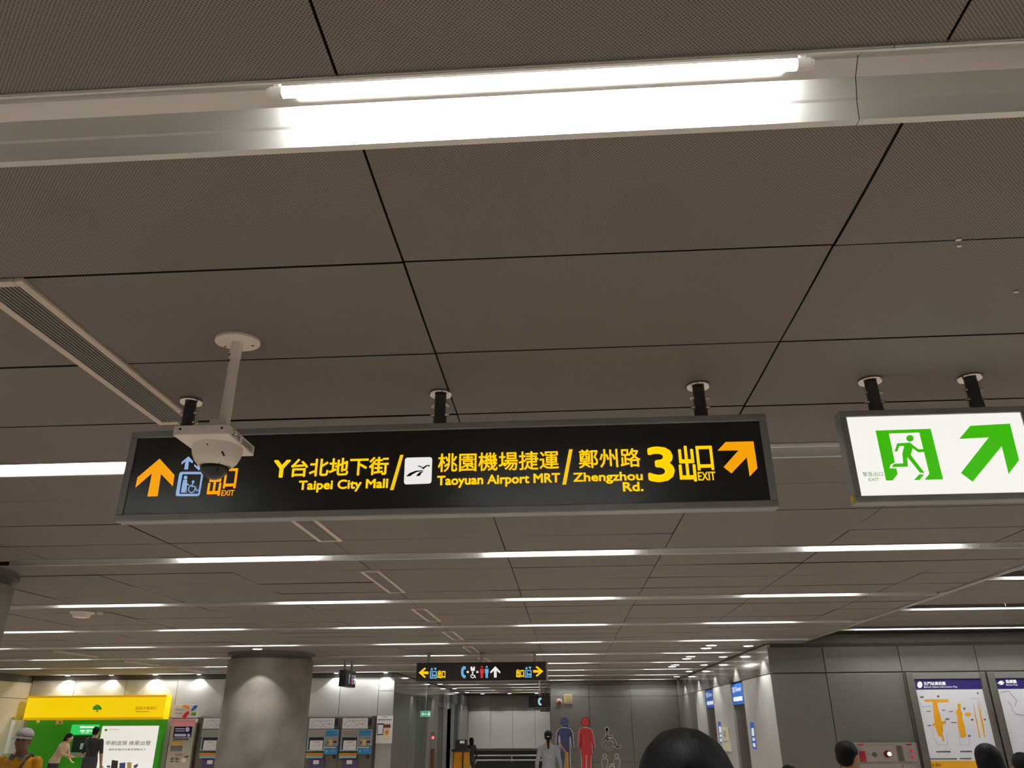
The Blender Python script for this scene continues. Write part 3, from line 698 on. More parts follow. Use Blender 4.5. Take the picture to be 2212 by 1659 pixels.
def machine(name, label, x0, x1, ztop, mtl, yf=20.95):
    r = empty(name, ((x0+x1)/2, 21.0, 0), label, 'machine'); box('body', x0, x1, yf, 21.095, 0, ztop, mtl, r, bev=.01); return r
U = lambda cr, x, y, p=PM: p.uv(*cr((x, y))[0])
mx0, mx1, mz = U(cT, 165, 1000)[0], U(cT, 700, 1000)[0], U(cT, 500, 555)[1]
mc = machine('card_machine', 'beige card top-up machine with pink top and dark screen', mx0, mx1, mz, mat('machine_beige', (.55, .52, .46), .45, noise=.03))
fM = onto(cT, PM, mc)
fM('pink_top', 215, 560, 745, 720, .008, mat('pink_panel', '#e79aa2', .45, noise=.06, emit=.1)); scr = fM('screen', 268, 725, 670, 965, .012, mat('dark_screen', '#141026', .2, emit=.2), .003)
flat('screen_print', [cT((300, 765), (515, 765), (515, 785), (300, 785)), cT((300, 815), (515, 815), (515, 832), (300, 832)), cT(*circ(575, 790, 45, 55)), cT(*circ(600, 920, 35, 35)), cT((280, 890), (540, 890), (540, 945), (280, 945))], PlaneY(20.938), mat('screen_lilac', '#9a90b8', .4, emit=.5), scr)
fM('label_strip', 250, 990, 600, 1030, .006, mat('print_dark', (.12, .11, .11), .6)); fM('orange_panel', 205, 1070, 470, 1155, .006, mat('orange_panel', '#e8b45c', .5)); fM('note_slot', 195, 1165, 455, 1275, .012, mat('slot_grey', (.18, .20, .21), .4))
fM('receipt_slot', 300, 1330, 455, 1390, .01, mat('slot_tan', (.36, .33, .30), .5)); fM('reader_pad', 445, 1440, 560, 1530, .04, WHITEP, .006)
for x, y in ((200, 1435), (310, 1435), (195, 1500), (300, 1500)): fM('button', x, y, x+60, y+(35 if y < 1450 else 25), .012, DARKM)
fM('reader_label', 515, 1385, 595, 1420, .006, DARKM)

MB_ = mat('machine_blue', '#2d83b8', .35, noise=.05, emit=.06); MG = mat('machine_grey', (.42, .42, .41), .35, .5); MBR = mat('machine_brown', (.13, .115, .095), .45, .3)
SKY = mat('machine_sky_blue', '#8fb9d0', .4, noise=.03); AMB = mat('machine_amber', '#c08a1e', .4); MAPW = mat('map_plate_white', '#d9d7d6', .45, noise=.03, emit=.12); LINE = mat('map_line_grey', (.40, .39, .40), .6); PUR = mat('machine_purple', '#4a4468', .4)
def ticket_machine(cr, dx, label, k=1.0):
    # coordinates are those of the right-hand machine in the enlarged view, shifted by dx
    X = lambda x: x+dx
    x0, x1 = U(cr, X(545), 1000)[0], U(cr, X(1040), 1000)[0]
    t = machine('ticket_machine', label, x0, x1, U(cr, X(800), 890)[1], MBR, 20.97)
    t['group'] = 'ticket machines'
    f = onto(cr, PM, t)
    f('top_strip', X(550), 882, X(1038), 900, .03, ALU)
    mp = f('route_map', X(592), 910, X(970), 1070, .02, MAPW, .004)
    P2 = PlaneY(20.93)
    flat('map_lines', [cr(*q) for q in stroke([(X(610), 1045), (X(660), 960), (X(720), 945), (X(800), 960), (X(900), 940), (X(945), 970)], 7)+stroke([(X(640), 1050), (X(700), 1010), (X(760), 1050), (X(830), 1000), (X(900), 1000), (X(950), 1020)], 7)+stroke([(X(740), 950), (X(780), 1000), (X(840), 1050), (X(930), 1040)], 6)], P2, LINE, mp)
    flat('map_dot', [cr(*circ(X(890), 1000, 10))], P2, mat('map_red', '#c84a50', .5), mp)
    f('speaker_grille', X(975), 925, X(1025), 1030, .015, BLACK)
    hood = f('hood', X(585), 1085, X(1040), 1185, .10, MG, .01); f('hood_blue', X(860), 1092, X(1036), 1180, .105, MB_, 0)
    sc_ = f('screen_frame', X(568), 1185, X(838), 1405, .07, SKY, .012); f('screen', X(592), 1200, X(815), 1385, .075, BLACK); f('notice', X(612), 1245, X(805), 1385, .08, MAPW, .004)
    flat('notice_print', [cr((X(665), 1268), (X(745), 1268), (X(745), 1282), (X(665), 1282))]+[cr(*q) for q in stroke([(X(640), 1350), (X(690), 1320), (X(740), 1325), (X(770), 1300)], 6)], PlaneY(20.87), LINE, sc_)
    f('coin_panel', X(838), 1160, X(1035), 1330, .05, MG, .008); f('cream_panel', X(868), 1230, X(948), 1325, .055, mat('cream_panel', '#d8cba0', .5)); f('coin_slot', X(870), 1255, X(890), 1305, .06, CHROME); f('card_slot', X(960), 1255, X(1010), 1280, .06, BLACK)
    f('blue_panel', X(812), 1335, X(1022), 1450, .06, MB_, .015); f('white_lip', X(822), 1340, X(995), 1355, .068, WHITEP)
    f('amber_shelf', X(552), 1430, X(805), 1475, .09, AMB, .006); f('grey_shelf', X(552), 1475, X(800), 1510, .08, SKY, .006); f('black_slot', X(945), 1462, X(985), 1520, .012, BLACK)
    f('change_tray', X(580), 1520, X(820), 1659, .03, PUR, .01); f('tray_button', X(655), 1540, X(740), 1600, .04, WHITEP, .01)
    flat('panel_print', [cr(*q) for q in stroke([(X(905), 1385), (X(980), 1375)], 8)+stroke([(X(900), 1405), (X(985), 1400)], 6)]+[cr(*circ(X(850), 1405, 18))], PlaneY(20.89), SKY, hood)
    return t
cM = Crop(655, 1420, 6.943)
ticket_machine(cM, 0, 'right-hand ticket machine beside the notice panel')
ticket_machine(cM, -500, 'middle ticket machine, partly hidden by the big column')
ticket_machine(cM, -2090, 'left-hand ticket machine beside the card machine')
PN = PlaneY(21.095)
nt_ = empty('notice_poster', tuple(PN.pt(*PN.uv(832, 1570))), 'white notice with phone picture and rosette right of the ticket machines', 'poster')
fN = onto(cM, PN, nt_)
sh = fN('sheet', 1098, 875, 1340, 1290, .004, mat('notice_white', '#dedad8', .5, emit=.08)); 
flat('title_print', [cM((1115, 925), (1325, 925), (1325, 942), (1115, 942)), cM((1190, 890), (1260, 890), (1260, 900), (1190, 900))], PlaneY(21.09), mat('notice_lilac', '#8a83a8', .5), sh, .001)
fN('phone_picture', 1108, 990, 1205, 1165, .007, BLACK); fN('phone_screen', 1118, 1010, 1195, 1150, .009, MAPW)
flat('rosette_picture', [cM(*circ(1250, 1120, 48, 52)), cM((1225, 1165), (1200, 1235), (1235, 1225), (1250, 1240), (1265, 1220), (1285, 1215), (1270, 1160))], PlaneY(21.088), mat('rosette_cream', '#f0ddb0', .5), sh, .002)
flat('rosette_centre', [cM(*circ(1250, 1122, 28, 30))], PlaneY(21.086), mat('rosette_orange', '#e2924a', .5), sh, .002)
flat('picture_faces', [cM(*circ(1225, 1030, 18, 32)), cM(*circ(1260, 1030, 18, 32)), cM(*circ(1293, 1030, 18, 32))], PlaneY(21.088), mat('maroon_print', '#7a2f3c', .5), sh, .001)
# side wall poster
PS = PlaneX(XL, 1); cS = Crop(0, 1440, 7.578)
sp_ = empty('wall_notice', tuple(PS.pt(*PS.uv(30, 1590))), 'tall white notice board on the beige side wall behind the capped man', 'notice board')
pbox('board', *cS((110, 870))[0], *cS((400, 1420))[0], PS, .03, MAPW, sp_, .005); pbox('top_strip', *cS((200, 830))[0], *cS((415, 865))[0], PS, .04, STEEL, sp_, .004)

# ---------------------------------------------------------------- far hanging signs
cF = Crop(850, 1360, 4.424); YF = 15.36; PF = PlaneY(YF)
fx0, fx1 = PF.uv(*cF((218, 410))[0])[0], PF.uv(*cF((1458, 400))[0])[0]
fz1, fz0 = PF.uv(*cF((840, 312))[0])[1], PF.uv(*cF((840, 490))[0])[1]
fs_ = empty('direction_sign', ((fx0+fx1)/2, YF+.08, fz0), 'smaller far black hanging sign with yellow arrows at both ends', 'sign')
box('case', fx0, fx1, YF, YF+.16, fz0, fz1, FACE, fs_, bev=.01); box('end_trim', fx1, fx1+.03, YF+.01, YF+.15, fz0, fz1, STEEL, fs_)
for x in (330, 835, 1348):
    xx = PF.uv(*cF((x, 300))[0])[0]; p = cyl('post', (xx, YF+.08, fz1), (xx, YF+.08, ZC-.02), .03, STEEL, fs_); lathe('flange', [(.06, ZC-.02), (.06, ZC-.012), (.04, ZC-.005)], (xx, YF+.08, 0), CHROME, p, 20)
RED = mat('sign_red', '#d83030', .4, emit=.7, noise=0); BLU2 = mat('sign_sky', '#6fb4e4', .4, emit=.8, noise=0)
flat('arrow', [cF((240, 412), (298, 362), (312, 372), (282, 400), (335, 400), (335, 426), (282, 426), (310, 453), (298, 463))], PF, YEL, fs_)
flat('arrow', [cF((1432, 398), (1370, 348), (1356, 360), (1390, 386), (1335, 386), (1335, 412), (1390, 412), (1358, 440), (1372, 450))], PF, YEL, fs_)
flat('arrow', [cF((973, 350), (1022, 402), (1018, 420), (986, 392), (986, 458), (960, 458), (960, 392), (928, 420), (924, 402))], PF, WHT, fs_)
for dx, dy in ((0, 0), (905, -10)):
    flat('lift_symbol', [cF(*[(a+dx, b+dy) for a, b in q]) for q in ring([(348, 397), (415, 397), (415, 468), (348, 468)], [(358, 407), (405, 407), (405, 458), (358, 458)])+[circ(372, 418, 7, n=10), [(365, 426), (380, 426), (378, 455), (366, 455)], circ(393, 440, 12, n=12), [(352, 388), (366, 362), (380, 388)], [(384, 365), (414, 365), (400, 392)]]], PF, BLU2, fs_)
for x0, x1, y0, y1 in ((422, 496, 388, 466), (1172, 1246, 378, 458)):
    (a, b), (c, d_) = cF((x0, y0), (x1, y1)); textr('lettering', '出口', a, b, c, d_, PF, YEL, fs_, .06)
PHONE = ((690, 352), (665, 350), (648, 375), (645, 405), (650, 440), (668, 464), (690, 463), (692, 440), (674, 432), (668, 405), (674, 382), (692, 378))
flat('phone_symbol', [cF(*PHONE)], PF, BLU2, fs_)
flat('wheelchair_symbol', [cF(*q) for q in [circ(710, 405, 11, n=12), circ(802, 405, 11, n=12), circ(757, 408, 8, n=10)]+stroke([(757, 415), (757, 435), (775, 438), (783, 460)], 8)+stroke([(748, 428), (738, 442), (744, 458), (762, 462), (772, 450)], 7)+[[(735, 360), (748, 350), (757, 375), (766, 350), (780, 360), (775, 395), (740, 395)]]], PF, WHT, fs_)
for x, m_ in ((845, RED), (891, BLU2)): flat('figure_symbol', [cF(*circ(x, 356, 10, n=12)), cF((x-18, 375), (x+18, 375), (x+18, 415), (x+12, 415), (x+12, 462), (x-12, 462), (x-12, 415), (x-18, 415))], PF, m_, fs_)

# small turned sign by the column
def turned_sign():
    yc = 17.0; a = on_y(730, 1460, yc); b = on_y(769, 1470, yc)
    z1, z0 = on_y(750, 1449, yc).z, on_y(750, 1484, yc).z
    r = empty('toilet_sign', ((a.x+b.x)/2, yc, z0), 'small dark sign seen edge-on beside the big column', 'sign')
    W = .80; ang = math.radians(90); R = Matrix.Translation(((a.x+b.x)/2, yc+.05, 0)) @ Matrix.Rotation(ang, 4, 'Z')
    def pc(name, x0, x1, y0, y1, zz0, zz1, m_, par=r):
        bm = bmesh.new(); add_box(bm, x0, x1, y0, y1, zz0, zz1, .004); bmesh.ops.transform(bm, matrix=R, verts=bm.verts); return bm_obj(name, bm, m_, par)
    body = pc('case', -W/2, W/2, -.07, .07, z0, z1, mat('dark_sign_case', (.05, .05, .05), .35))
    h = z1-z0
    def T(x, z): return R @ Vector((x, -.073, z0+z*h))
    def fl(name, polys, m_):
        vs, f_ = [], []
        for p in polys: k = len(vs); vs += [T(*q) for q in p]; f_.append(list(range(k, k+len(p))))
        mesh(name, vs, f_, m_, body)
    fl('phone_symbol', [[((x-668)/55*.10-.12, (463-y)/113*.6+.2) for x, y in PHONE]], BLU2)
    for x, m_ in ((.06, RED), (.16, BLU2)): fl('figure_symbol', [[(x-.025, .2), (x+.025, .2), (x+.035, .6), (x-.035, .6)], circ(x, .7, .03, .08, 10)], m_)
    fl('arrow', [[(.40, .5), (.30, .8), (.27, .72), (.33, .55), (.22, .55), (.22, .45), (.33, .45), (.27, .28), (.30, .2)]], WHT)
    for x in (-.28, .28):
        p = R @ Vector((x, 0, z1)); q = cyl('post', p, (p.x, p.y, ZC-.02), .025, STEEL, r); lathe('flange', [(.055, ZC-.02), (.055, ZC-.01), (.03, ZC-.004)], (p.x, p.y, 0), CHROME, q, 20)
turned_sign()
# phone signs in the corridor
for i, (q, yy, l) in enumerate((((1292, 632, 1498, 745), 25.6, 'black hanging sign with a pale blue telephone at the corridor'), ((1340, 752, 1500, 764), 29.5, 'dark sign edge just below the telephone sign'), ((1402, 770, 1503, 784), 32.5, 'farthest dark sign edge below the telephone sign'))):
    P_ = PlaneY(yy); (x0, y0), (x1, y1) = cF(q[:2], q[2:])
    r = empty('hanging_sign', tuple(P_.pt(*P_.uv((x0+x1)/2, y1))), l, 'sign')
    cs = pbox('case', x0, y0, x1, y1, P_, .0, FACE, r, .004, back=.12)
    if i == 0: flat('phone_symbol', [cF(*[(1380+(x-645)*.75, 650+(y-350)*.66) for x, y in PHONE])], P_, mat('sign_pale_blue', '#a8d4e8', .4, emit=.8, noise=0), cs)
    um = P_.uv((x0+x1)/2, y0); cyl('post', (um[0], yy+.06, um[1]), (um[0], yy+.06, ZC), .02, STEEL, r)

# ---------------------------------------------------------------- toilet figures and wall units on the centre wall
cW = Crop(1130, 1500, 9.217); PW = PlaneY(YWC-.002)
OUT = mat('figure_outline', '#efeae2', .5, noise=.02); NAVY = mat('figure_navy', '#333a66', .5); CRIM = mat('figure_red', '#b5282e', .5); GREYF = mat('figure_grey', (.16, .155, .14), .5)
def figure(name, label, cx_, m_, woman):
    r = empty(name, tuple(PW.pt(*PW.uv(*cW((cx_, 1600))[0]))), label, 'wall figure')
    hd_ = circ(cx_, 548, 78, 88, 24)
    if woman: body = [(-60, 670), (60, 670), (115, 700), (150, 800), (190, 1060), (185, 1068), (150, 1068), (100, 830), (96, 800), (92, 830), (140, 1190), (115, 1192), (100, 1700), (30, 1700), (32, 1200), (10, 1200), (8, 1700), (-60, 1700), (-75, 1192), (-92, 1190), (-70, 830), (-74, 800), (-80, 830), (-100, 1068), (-145, 1068), (-150, 1060), (-130, 800), (-110, 700)]
    else: body = [(-60, 670), (70, 670), (130, 700), (165, 770), (185, 1050), (175, 1062), (150, 1062), (128, 830), (115, 800), (103, 830), (105, 1062), (130, 1700), (45, 1700), (35, 1110), (5, 1110), (0, 1700), (-75, 1700), (-75, 1062), (-85, 830), (-97, 800), (-112, 830), (-115, 1062), (-150, 1062), (-160, 1050), (-150, 770), (-115, 700)]
    body = [(cx_+a, b) for a, b in body]
    def plate(nm, poly, d0, d1, mm, par=r):
        uv = [PW.uv(*p) for p in cW(*poly)]
        bm = bmesh.new(); A = [bm.verts.new(PW.pt(u, v, d1)) for u, v in uv]; B = [bm.verts.new(PW.pt(u, v, d0)) for u, v in uv]
        bm.faces.new(A); bm.faces.new(B[::-1])
        for i in range(len(A)): bm.faces.new((A[i], A[(i+1) % len(A)], B[(i+1) % len(A)], B[i]))
        return bm_obj(nm, bm, mm, par)
    for nm, poly in (('head', hd_), ('torso', body)):
        p_ = plate(nm, poly, .004, .012, m_)
        flat('outline', [cW(*q) for q in stroke(poly+[poly[0]], 26)], PW, OUT, p_, .003)
figure('man_figure', 'large navy man figure on the grey centre wall', 820, NAVY, False)
figure('woman_figure', 'large red woman figure on the grey centre wall', 1240, CRIM, True)
r = empty('wheelchair_figure', tuple(PW.pt(*PW.uv(*cW((1750, 1120))[0]))), 'grey wheelchair outline figure on the centre wall', 'wall figure')
WC = stroke([(1668, 690), (1668, 900), (1800, 905), (1865, 1055), (1920, 1035)], 40)+stroke([(1680, 832), (1770, 832)], 32)+stroke([(1630, 860), (1590, 920), (1580, 980), (1600, 1050), (1660, 1095), (1720, 1095), (1780, 1060), (1815, 1000)], 30)+[circ(1668, 692, 36)]
WCo = stroke([(1668, 690), (1668, 900), (1800, 905), (1865, 1055), (1920, 1035)], 62)+stroke([(1680, 832), (1770, 832)], 54)+stroke([(1630, 860), (1590, 920), (1580, 980), (1600, 1050), (1660, 1095), (1720, 1095), (1780, 1060), (1815, 1000)], 52)+[circ(1668, 692, 48)]
flat('outline', [cW(*q) for q in WCo], PW, OUT, r, .003); flat('symbol', [cW(*q) for q in WC], PW, GREYF, r, .006)
for x, l in ((1625, 'left'), (1868, 'right')):
    r = empty('child_figure', tuple(PW.pt(*PW.uv(*cW((x, 1500))[0]))), 'small grey outlined figure under the wheelchair, %s one' % l, 'wall figure')
    B_ = [(x-45, 1290), (x+45, 1290), (x+58, 1330), (x+40, 1460), (x+30, 1600), (x-30, 1600), (x-40, 1460), (x-58, 1330)]
    flat('outline', [cW(*q) for q in stroke(B_+[B_[0]], 22)+[circ(x, 1225, 42)]], PW, OUT, r, .003); flat('symbol', [cW(*B_), cW(*circ(x, 1225, 30))], PW, GREYF, r, .006)
r = empty('baby_figure', tuple(PW.pt(*PW.uv(*cW((1765, 1430))[0]))), 'tiny grey outlined baby figure between the two small figures', 'wall figure')
flat('outline', [cW(*circ(1765, 1400, 30)), cW(*circ(1765, 1460, 60, 40))], PW, OUT, r, .003); flat('symbol', [cW(*circ(1765, 1405, 20)), cW(*circ(1765, 1462, 45, 26))], PW, GREYF, r, .006)
r = empty('alarm_bell', tuple(PW.pt(*PW.uv(*cW((720, 150))[0]))), 'small round red and white alarm on the centre wall', 'alarm')
p = PW.uv(*cW((720, 148))[0]); 
bm = bmesh.new(); add_cyl(bm, (p[0], YWC-.002, p[1]), (p[0], YWC-.09, p[1]), .10, .075, 20); bm_obj('bell', bm, mat('alarm_cream', '#b9a79c', .5), r, True, auto=True)
bm = bmesh.new(); add_cyl(bm, (p[0], YWC-.09, p[1]-.03), (p[0], YWC-.12, p[1]-.03), .06, .04, 16); bm_obj('red_lens', bm, mat('alarm_red', '#5a1010', .3), r, True, auto=True)
r = empty('wall_box', tuple(PW.pt(*PW.uv(*cW((895, 120))[0]))), 'yellowish square box beside the round alarm on the centre wall', 'box')
pbox('box_body', *cW((812, 0))[0], *cW((980, 190))[0], PW, .06, mat('aged_cream', '#8d8160', .55), r, .01); pbox('cover', *cW((835, 15))[0], *cW((955, 165))[0], PW, .066, mat('aged_tan', '#7d7048', .5), r, .004)

# ---------------------------------------------------------------- lifts
PLX = PlaneX(XLIFT, -1); LBL = mat('lift_sign_blue', '#2a5cb0', .35, emit=.35, noise=.03); LW = mat('lift_sign_white', '#dfe8f4', .4, emit=.5, noise=0)
for i, ((a, b), l) in enumerate(zip(lifts, ('nearer', 'farther'))):
    r = empty('lift', (XLIFT, (a+b)/2, 0), '%s lift with dark doors and a blue sign above' % l, 'lift', 'lifts in the metal wall')
    zs1, zs0 = 2.375, 1.99
    m_ = (a+b)/2
    for y0, y1 in ((a+.03, m_-.004), (m_+.004, b-.03)): box('door', XLIFT+.045, XLIFT+.055, y0, y1, 0, zs0-.005, mat('lift_door_dark', (.07, .064, .056), .3, .5), r)
    for y0, y1 in ((a, a+.03), (b-.03, b)): box('door_frame', XLIFT-.004, XLIFT+.055, y0, y1, 0, LZ-.01, STEEL, r)
    s_ = box('sign_panel', XLIFT+.004, XLIFT+.05, a+.03, b-.03, zs0, zs1, LBL, r)
    P_ = PlaneX(XLIFT+.004, -1)
    for body, u0, u1, v0, v1 in (('電梯', .10, .38, .22, .34), ('Elevator', .46, 1.0, .24, .33)):
        g, f_, _ = glyphs(body); W_ = (b-a)/1.2
        mesh('lettering', [P_.pt(-b+.03+(u0+g_[0]*(u1-u0))*W_, zs0+v0+g_[1]*(v1-v0), .002) for g_ in g], f_, LW, s_)
    mesh('underline', [P_.pt(-b+.03+u, zs0+v, .002) for u, v in ((.12, .06), (1.0, .06), (1.0, .14), (.12, .14))], [(0, 1, 2, 3)], LW, s_)
cL = Crop(1480, 1440, 7.575)
for i, (q, l) in enumerate((((1060, 910, 1170, 1350), 'blue and white vertical sticker beside the nearer lift'), ((538, 900, 612, 1258), 'blue and white vertical sticker beside the farther lift'))):
    xm = (q[0]+q[2])/2; (sx0, sy0), (sx1, sy1) = cL((q[0], q[1]), (q[2], q[3]))
    ua, va = PLX.uv(*cL((q[0]+15, q[1]))[0]); ub, vb = PLX.uv(*cL((q[2]-10, q[3]))[0])
    uc = (ua+ub)/2; r = empty('lift_sticker', tuple(PLX.pt(uc, vb, .002)), l, 'sticker', 'lift queue stickers')
    st = pbox('sticker_base', 0, 0, 1, 1, PLX, .004, LBL, r, rect=(uc-.16, uc+.16, vb, va), back=-.001)
    h = va-vb
    for v0, v1 in ((.30, .42), (.48, .78)): mesh('symbol', [PLX.pt(uc+x, vb+h*v, .006) for x, v in ((-.10, v0), (.10, v0), (.13, v1), (-.06, v1))], [(0, 1, 2, 3)], LW, st)
    mesh('symbol', [PLX.pt(uc+x, vb+h*v, .006) for x, v in ((-.10, .08), (.10, .08), (.10, .22), (-.10, .22))], [(0, 1, 2, 3)], LW, st)
ua, va = PLX.uv(*cL((640, 995))[0]); ub, vb = PLX.uv(*cL((720, 1385))[0])
r = empty('lift_notice', tuple(PLX.pt((ua+ub)/2, vb)), 'pale paper notice in a frame between the two lifts', 'notice')
nb = pbox('frame', 0, 0, 1, 1, PLX, .03, mat('notice_beige', '#c9c5b4', .5), r, .004, back=-.001, rect=((ua+ub)/2-.42, (ua+ub)/2+.42, vb, va))
um = (ua+ub)/2
mesh('drawing', [PLX.pt(um+x, va-(va-vb)*v, .032) for x, v in ((-.25, .15), (.22, .12), (.1, .42), (-.15, .4), (-.3, .58), (.3, .55), (.3, .62), (-.3, .66))], [(0, 1, 2, 3), (4, 5, 6, 7)], mat('drawing_grey', (.34, .33, .31), .6), nb)

# ---------------------------------------------------------------- maps and fire cabinet on the right wall
c8 = Crop(1780, 1430, 5.12); PR = PlaneY(YWR-.0)
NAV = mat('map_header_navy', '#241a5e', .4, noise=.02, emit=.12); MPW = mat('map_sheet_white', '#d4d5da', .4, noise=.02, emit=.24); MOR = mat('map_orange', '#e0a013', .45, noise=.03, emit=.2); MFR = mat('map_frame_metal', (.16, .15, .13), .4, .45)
def map_board(name, label, x0, x1, zt):
    r = empty(name, ((x0+x1)/2, YWR, .9), label, 'map board')
    for nm, a, b in (('frame_side', x0-.12, x0-.005), ('frame_side', x1+.005, x1+.085)): box(nm, a, b, YWR-.07, YWR-.001, .5, 2.40, MFR, r, bev=.006)
    box('frame_top', x0-.005, x1+.005, YWR-.05, YWR-.001, zt+.005, 2.40, STEEL, r)
    return r, box('map_sheet', x0, x1, YWR-.03, YWR-.001, .5, zt, MPW, r)
PQ = PlaneY(YWR-.03)
V = lambda x, y: PQ.uv(*c8((x, y))[0])
mx0, mx1, zt = V(990, 195)[0], V(1722, 180)[0], V(1350, 188)[1]
r, sh = map_board('station_map', 'station information map with orange floor plans', mx0, mx1, zt)
hb = pbox('header_band', 0, 0, 1, 1, PQ, .002, NAV, sh, rect=(mx0, mx1, V(1350, 303)[1], zt))
pbox('footer_band', 0, 0, 1, 1, PQ, .002, MOR, sh, rect=(mx0, mx1, .52, V(1400, 1092)[1]))
def mt(b_, x0, y0, x1, y1, m_, par, off=0):
    (a, b), (c, d_) = c8((x0, y0), (x1, y1)); textr('lettering', b_, a, b, c, d_, PQ, m_, par, off, .005)
mt('北門站資訊圖', 1100, 218, 1342, 258, WHT, hb, .03); mt('Beimen Station Information Map', 1105, 265, 1472, 290, WHT, hb)
flat('station_emblem', [c8(*circ(1058, 252, 28, 36))], PQ, WHT, hb, .004)
flat('floor_plan', [c8((1100, 415), (1370, 412), (1378, 440), (1255, 445), (1252, 480), (1270, 540), (1285, 590), (1300, 655), (1325, 660), (1340, 625), (1348, 660), (1345, 685), (1310, 690), (1318, 750), (1310, 790), (1330, 870), (1318, 885), (1300, 830), (1265, 820), (1240, 750), (1225, 700), (1200, 715), (1195, 685), (1222, 670), (1212, 600), (1205, 480), (1198, 440), (1125, 438))], PQ, MOR, sh, .003)
flat('floor_plan', [c8((1475, 462), (1512, 462), (1510, 530), (1530, 575), (1530, 630), (1560, 720), (1562, 770), (1572, 800), (1570, 830), (1510, 832), (1498, 770), (1478, 720), (1475, 600), (1460, 580), (1458, 545), (1478, 520))], PQ, MOR, sh, .003)
flat('floor_plan', [c8((1648, 440), (1690, 640), (1712, 750), (1730, 835), (1718, 845), (1702, 760), (1668, 600)), c8((1692, 435), (1735, 560), (1765, 700), (1780, 830), (1770, 835), (1752, 740), (1720, 580)), c8(*circ(1592, 580, 32, 20))], PQ, MOR, sh, .003)
flat('plan_outline', [c8(*q) for q in stroke([(1195, 730), (1215, 860), (1240, 870), (1250, 920), (1370, 915), (1355, 800)], 4)+stroke([(1490, 760), (1505, 920), (1610, 920), (1590, 800)], 4)+stroke([(1610, 405), (1705, 400), (1745, 560)], 4)+stroke([(1050, 415), (1075, 495), (1190, 490)], 4)], PQ, LINE, sh, .003)
flat('caption', [c8(*[(a, b), (a+w_, b-2), (a+w_, b+h_), (a, b+h_)]) for a, b, w_, h_ in ((1060, 380, 40, 18), (1248, 370, 28, 20), (1130, 543, 50, 8), (1300, 530, 40, 8), (1380, 545, 45, 8), (1345, 625, 40, 14), (1145, 698, 38, 12), (1405, 665, 60, 10), (1240, 985, 160, 16), (1505, 982, 130, 16), (1170, 1065, 300, 14), (1500, 1062, 130, 14), (1595, 808, 26, 20), (1690, 335, 18, 20), (1540, 505, 22, 22), (1625, 630, 26, 18), (1765, 628, 24, 18))], PQ, mat('caption_dark', (.13, .13, .14), .6), sh, .003)
fb_ = mt('← 出口', 1195, 1118, 1290, 1156, BLACK, sh, .04)
mx0b = V(1880, 165)[0]
r, sh = map_board('route_map_board', 'route map board at the right edge of the photo', mx0b, mx0b+1.05, zt)
hb = pbox('header_band', 0, 0, 1, 1, PQ, .002, NAV, sh, rect=(mx0b, mx0b+1.05, V(1350, 303)[1], zt))
mt('路網圖', 2008, 196, 2125, 236, WHT, hb, .03); mt('Route Map', 2015, 244, 2140, 266, WHT, hb)
flat('metro_emblem', [c8((1915, 240), (1945, 208), (1985, 210), (1965, 225), (1950, 240)), c8((1995, 222), (1975, 250), (1935, 255), (1955, 240), (1962, 228))], PQ, WHT, hb, .004)
flat('route_lines', [c8(*q) for q in stroke([(2035, 440), (2070, 480), (2085, 540), (2120, 575), (2205, 590)], 7)+stroke([(1960, 335), (2040, 320), (2130, 430), (2110, 490)], 10)+stroke([(2010, 700), (2030, 790), (2080, 780)], 4)], PQ, LINE, sh, .003)

cab = empty('fire_cabinet', (5.1, YWR, .5), 'steel fire hydrant cabinet with red lamp under the wall panels', 'cabinet')
PCb = PlaneY(YWR-.001); zc_ = PCb.uv(*c8((700, 890))[0])[1]; xa, xb = PCb.uv(*c8((330, 950))[0])[0], PCb.uv(*c8((1020, 950))[0])[0]
box('case', xa, xb, YWR-.05, YWR-.001, .3, zc_, mat('cabinet_steel', (.40, .37, .35), .35, .6), cab, bev=.005)
PCf = PlaneY(YWR-.05); fC = onto(c8, PCf, cab); CST = mat('cabinet_door_steel', (.47, .43, .41), .33, .6)
d1 = fC('door', 415, 935, 800, 1100, .012, CST, .004); d2 = fC('door', 880, 925, 1020, 1100, .012, CST, .004)
fC('divider', 815, 925, 868, 1100, .004, DARKM); fC('lower_door', 395, 1125, 860, 1300, .012, CST, .004); fC('lower_door', 885, 1130, 1040, 1300, .012, CST, .004)
PC2 = PlaneY(YWR-.062)
def knob(name, x, y, rr, dep, m_, par):
    u, v = PC2.uv(*c8((x, y))[0]); cyl(name, (u, YWR-.062, v), (u, YWR-.062-dep, v), rr, m_, par, r1=rr*.8, seg=18)
knob('speaker_disc', 560, 1022, .042, .006, DARKM, d1); knob('red_lamp', 700, 1018, .055, .05, mat('lamp_red_dark', '#5c0d10', .25), d1)
u, v = PC2.uv(*c8((708, 1016))[0]); cyl('lamp_glow', (u, YWR-.113, v), (u, YWR-.125, v), .03, mat('lamp_red_glow', '#ffd0c8', .3, emit=3.0), d1, seg=14)
knob('red_button', 965, 980, .022, .02, mat('button_red', '#d02028', .3, emit=.4), d2); knob('red_button', 980, 1050, .022, .02, MATS['button_red'], d2)
for a, c_ in ((370, '#a8453c'), (530, '#b89b3a'), (910, '#a03a3a')): fC('label_strip', a, 905, a+60, 925, .004, mat('strip_'+c_[1:], c_, .5))
fC('red_sign', 395, 985, 460, 1105, .02, mat('red_plate', '#8c1c20', .4), .004)

